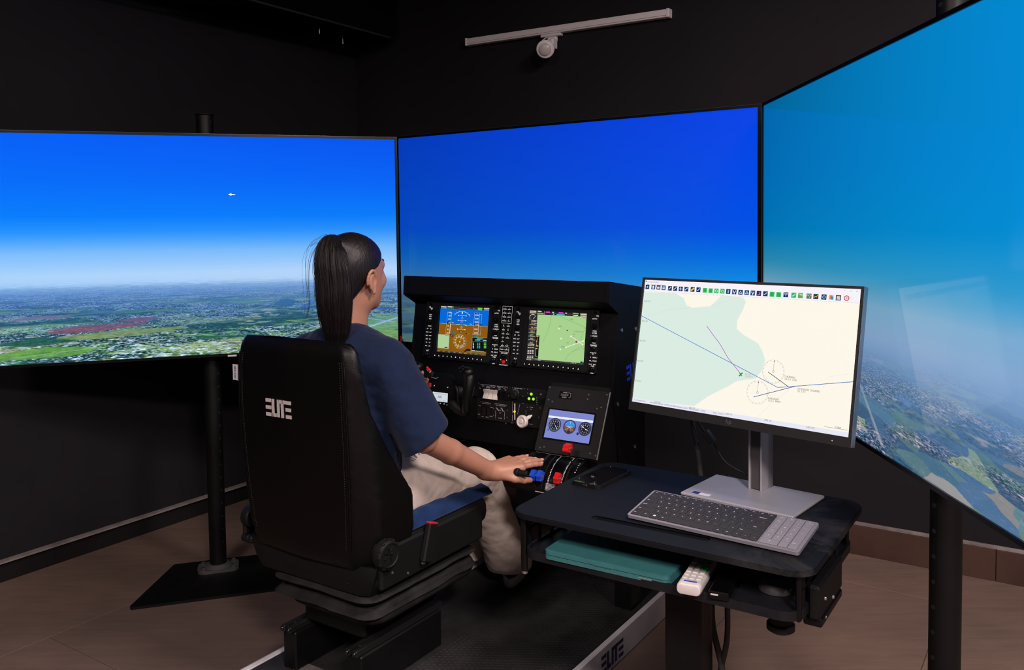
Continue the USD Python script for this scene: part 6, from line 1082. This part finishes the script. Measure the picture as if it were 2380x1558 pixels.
# trousers
M_trs = mat('cream_cotton', (.62, .52, .45), .85, var=.12, vscale=22, bump=.4, bscale=380, sheen=.05)
D = Field((-1.97, 1.60, .12), (-1.44, 2.50, .70), .0058)
for s, K_, A_ in ((1, KR, AR), (-1, KL, AL)):
    h0 = np.array([HX+s*.100, 1.70, .592]); D.cone(h0, K_*.5+h0*.5, .108, .097, .03); D.cone(K_*.5+h0*.5, K_+[0, -.012, .002], .097, .076, .03); D.cone(K_, K_*.45+A_*.55, .072, .068, .025); D.cone(K_*.45+A_*.55, A_+[0, -.004, -.012], .068, .076, .02)
D.cone((HX-.08, 1.68, .60), (HX+.08, 1.68, .60), .10, .10, .04)
D.noise(.007, (11, 10, 11), 51); D.noise(.0042, (30, 26, 30), 52); D.noise(.005, (14, 40, 34), 53, ((-1.7, 1.85, .4), (-1.45, 2.15, .7)))
for A_ in (AR, AL):
    n_ = np.array([0, .25, -.97]); D.half(A_+[0, -.012, -.030], (0, 0, -1)) if A_ is AR else None
    D.cone(A_+[0, -.012, -.07], A_+[0, -.016, .0], .062, .056, .004, op='cut')
t.part('trousers', D.mesh(), M_trs, smooth=True)
# shoes
M_shoe = mat('black_canvas_shoe', (.010, .010, .011), .7, bump=.3, bscale=600); M_sole = mat('white_rubber_sole', (.58, .50, .46), .6)
for A_, ya in ((AR, -.42), (AL, -.15)):
    fx = np.array([math.sin(ya), math.cos(ya), 0]); fr = Fr([A_[0]+(.022 if A_ is AR else 0), A_[1]-.035, ZP+.0005], [fx[1], -fx[0], 0], fx); sh = []
    def outl(k): return np.array([[(.036+.009*math.sin(max(0, min(1, y/.25))*2.6)-.004)*math.cos(a)*k, 0] for a, y in ((0, 0),)])
    def sec(z, k, ko=0): 
        a = np.linspace(0, 2*np.pi, 72, endpoint=False); y = .118+(.130+ko)*np.sin(a); x = (.034+.011*np.clip((y-.03)/.16, 0, 1)-.006*np.clip((y-.2)/.05, 0, 1))*np.cos(a)*k/ (np.maximum(.55, np.abs(np.cos(a))**.0)); return np.c_[x*(1+.0*a), y, np.full(72, z)]
    so = [sec(0, .86, -.014), sec(.004, .96, -.004), sec(.016, 1.05, .006), sec(.028, 1.06, .008), sec(.035, 1.04, .005), sec(.037, .98, 0)]
    sp_ = t.part('shoe', fr.m(loft([sec(.030, .96, -.004), sec(.045, .95, -.006), sec(.062, .88, -.016), np.c_[sec(.085, .76, -.05)[:, 0], sec(.085, .76, -.05)[:, 1]-.035, sec(.085, .76)[:, 2]], np.c_[sec(.105, .70)[:, 0], .055+(sec(.1, 1)[:, 1]-.118)*.38, np.full(72, .108)]])), M_shoe, smooth=60)
    so_ = t.part('sole', fr.m(loft(so)), M_sole, sp_, smooth=60)
    rb = []
    for i in range(5): z = .008+i*.0058; q = sec(z, 1.035+.012*math.sin(i), .0045); rb.append(tube(fr(np.vstack([q, q[:1]])), .0013, 5))
    t.part('sole_rib', rb, M_sole, so_, kind='stuff')
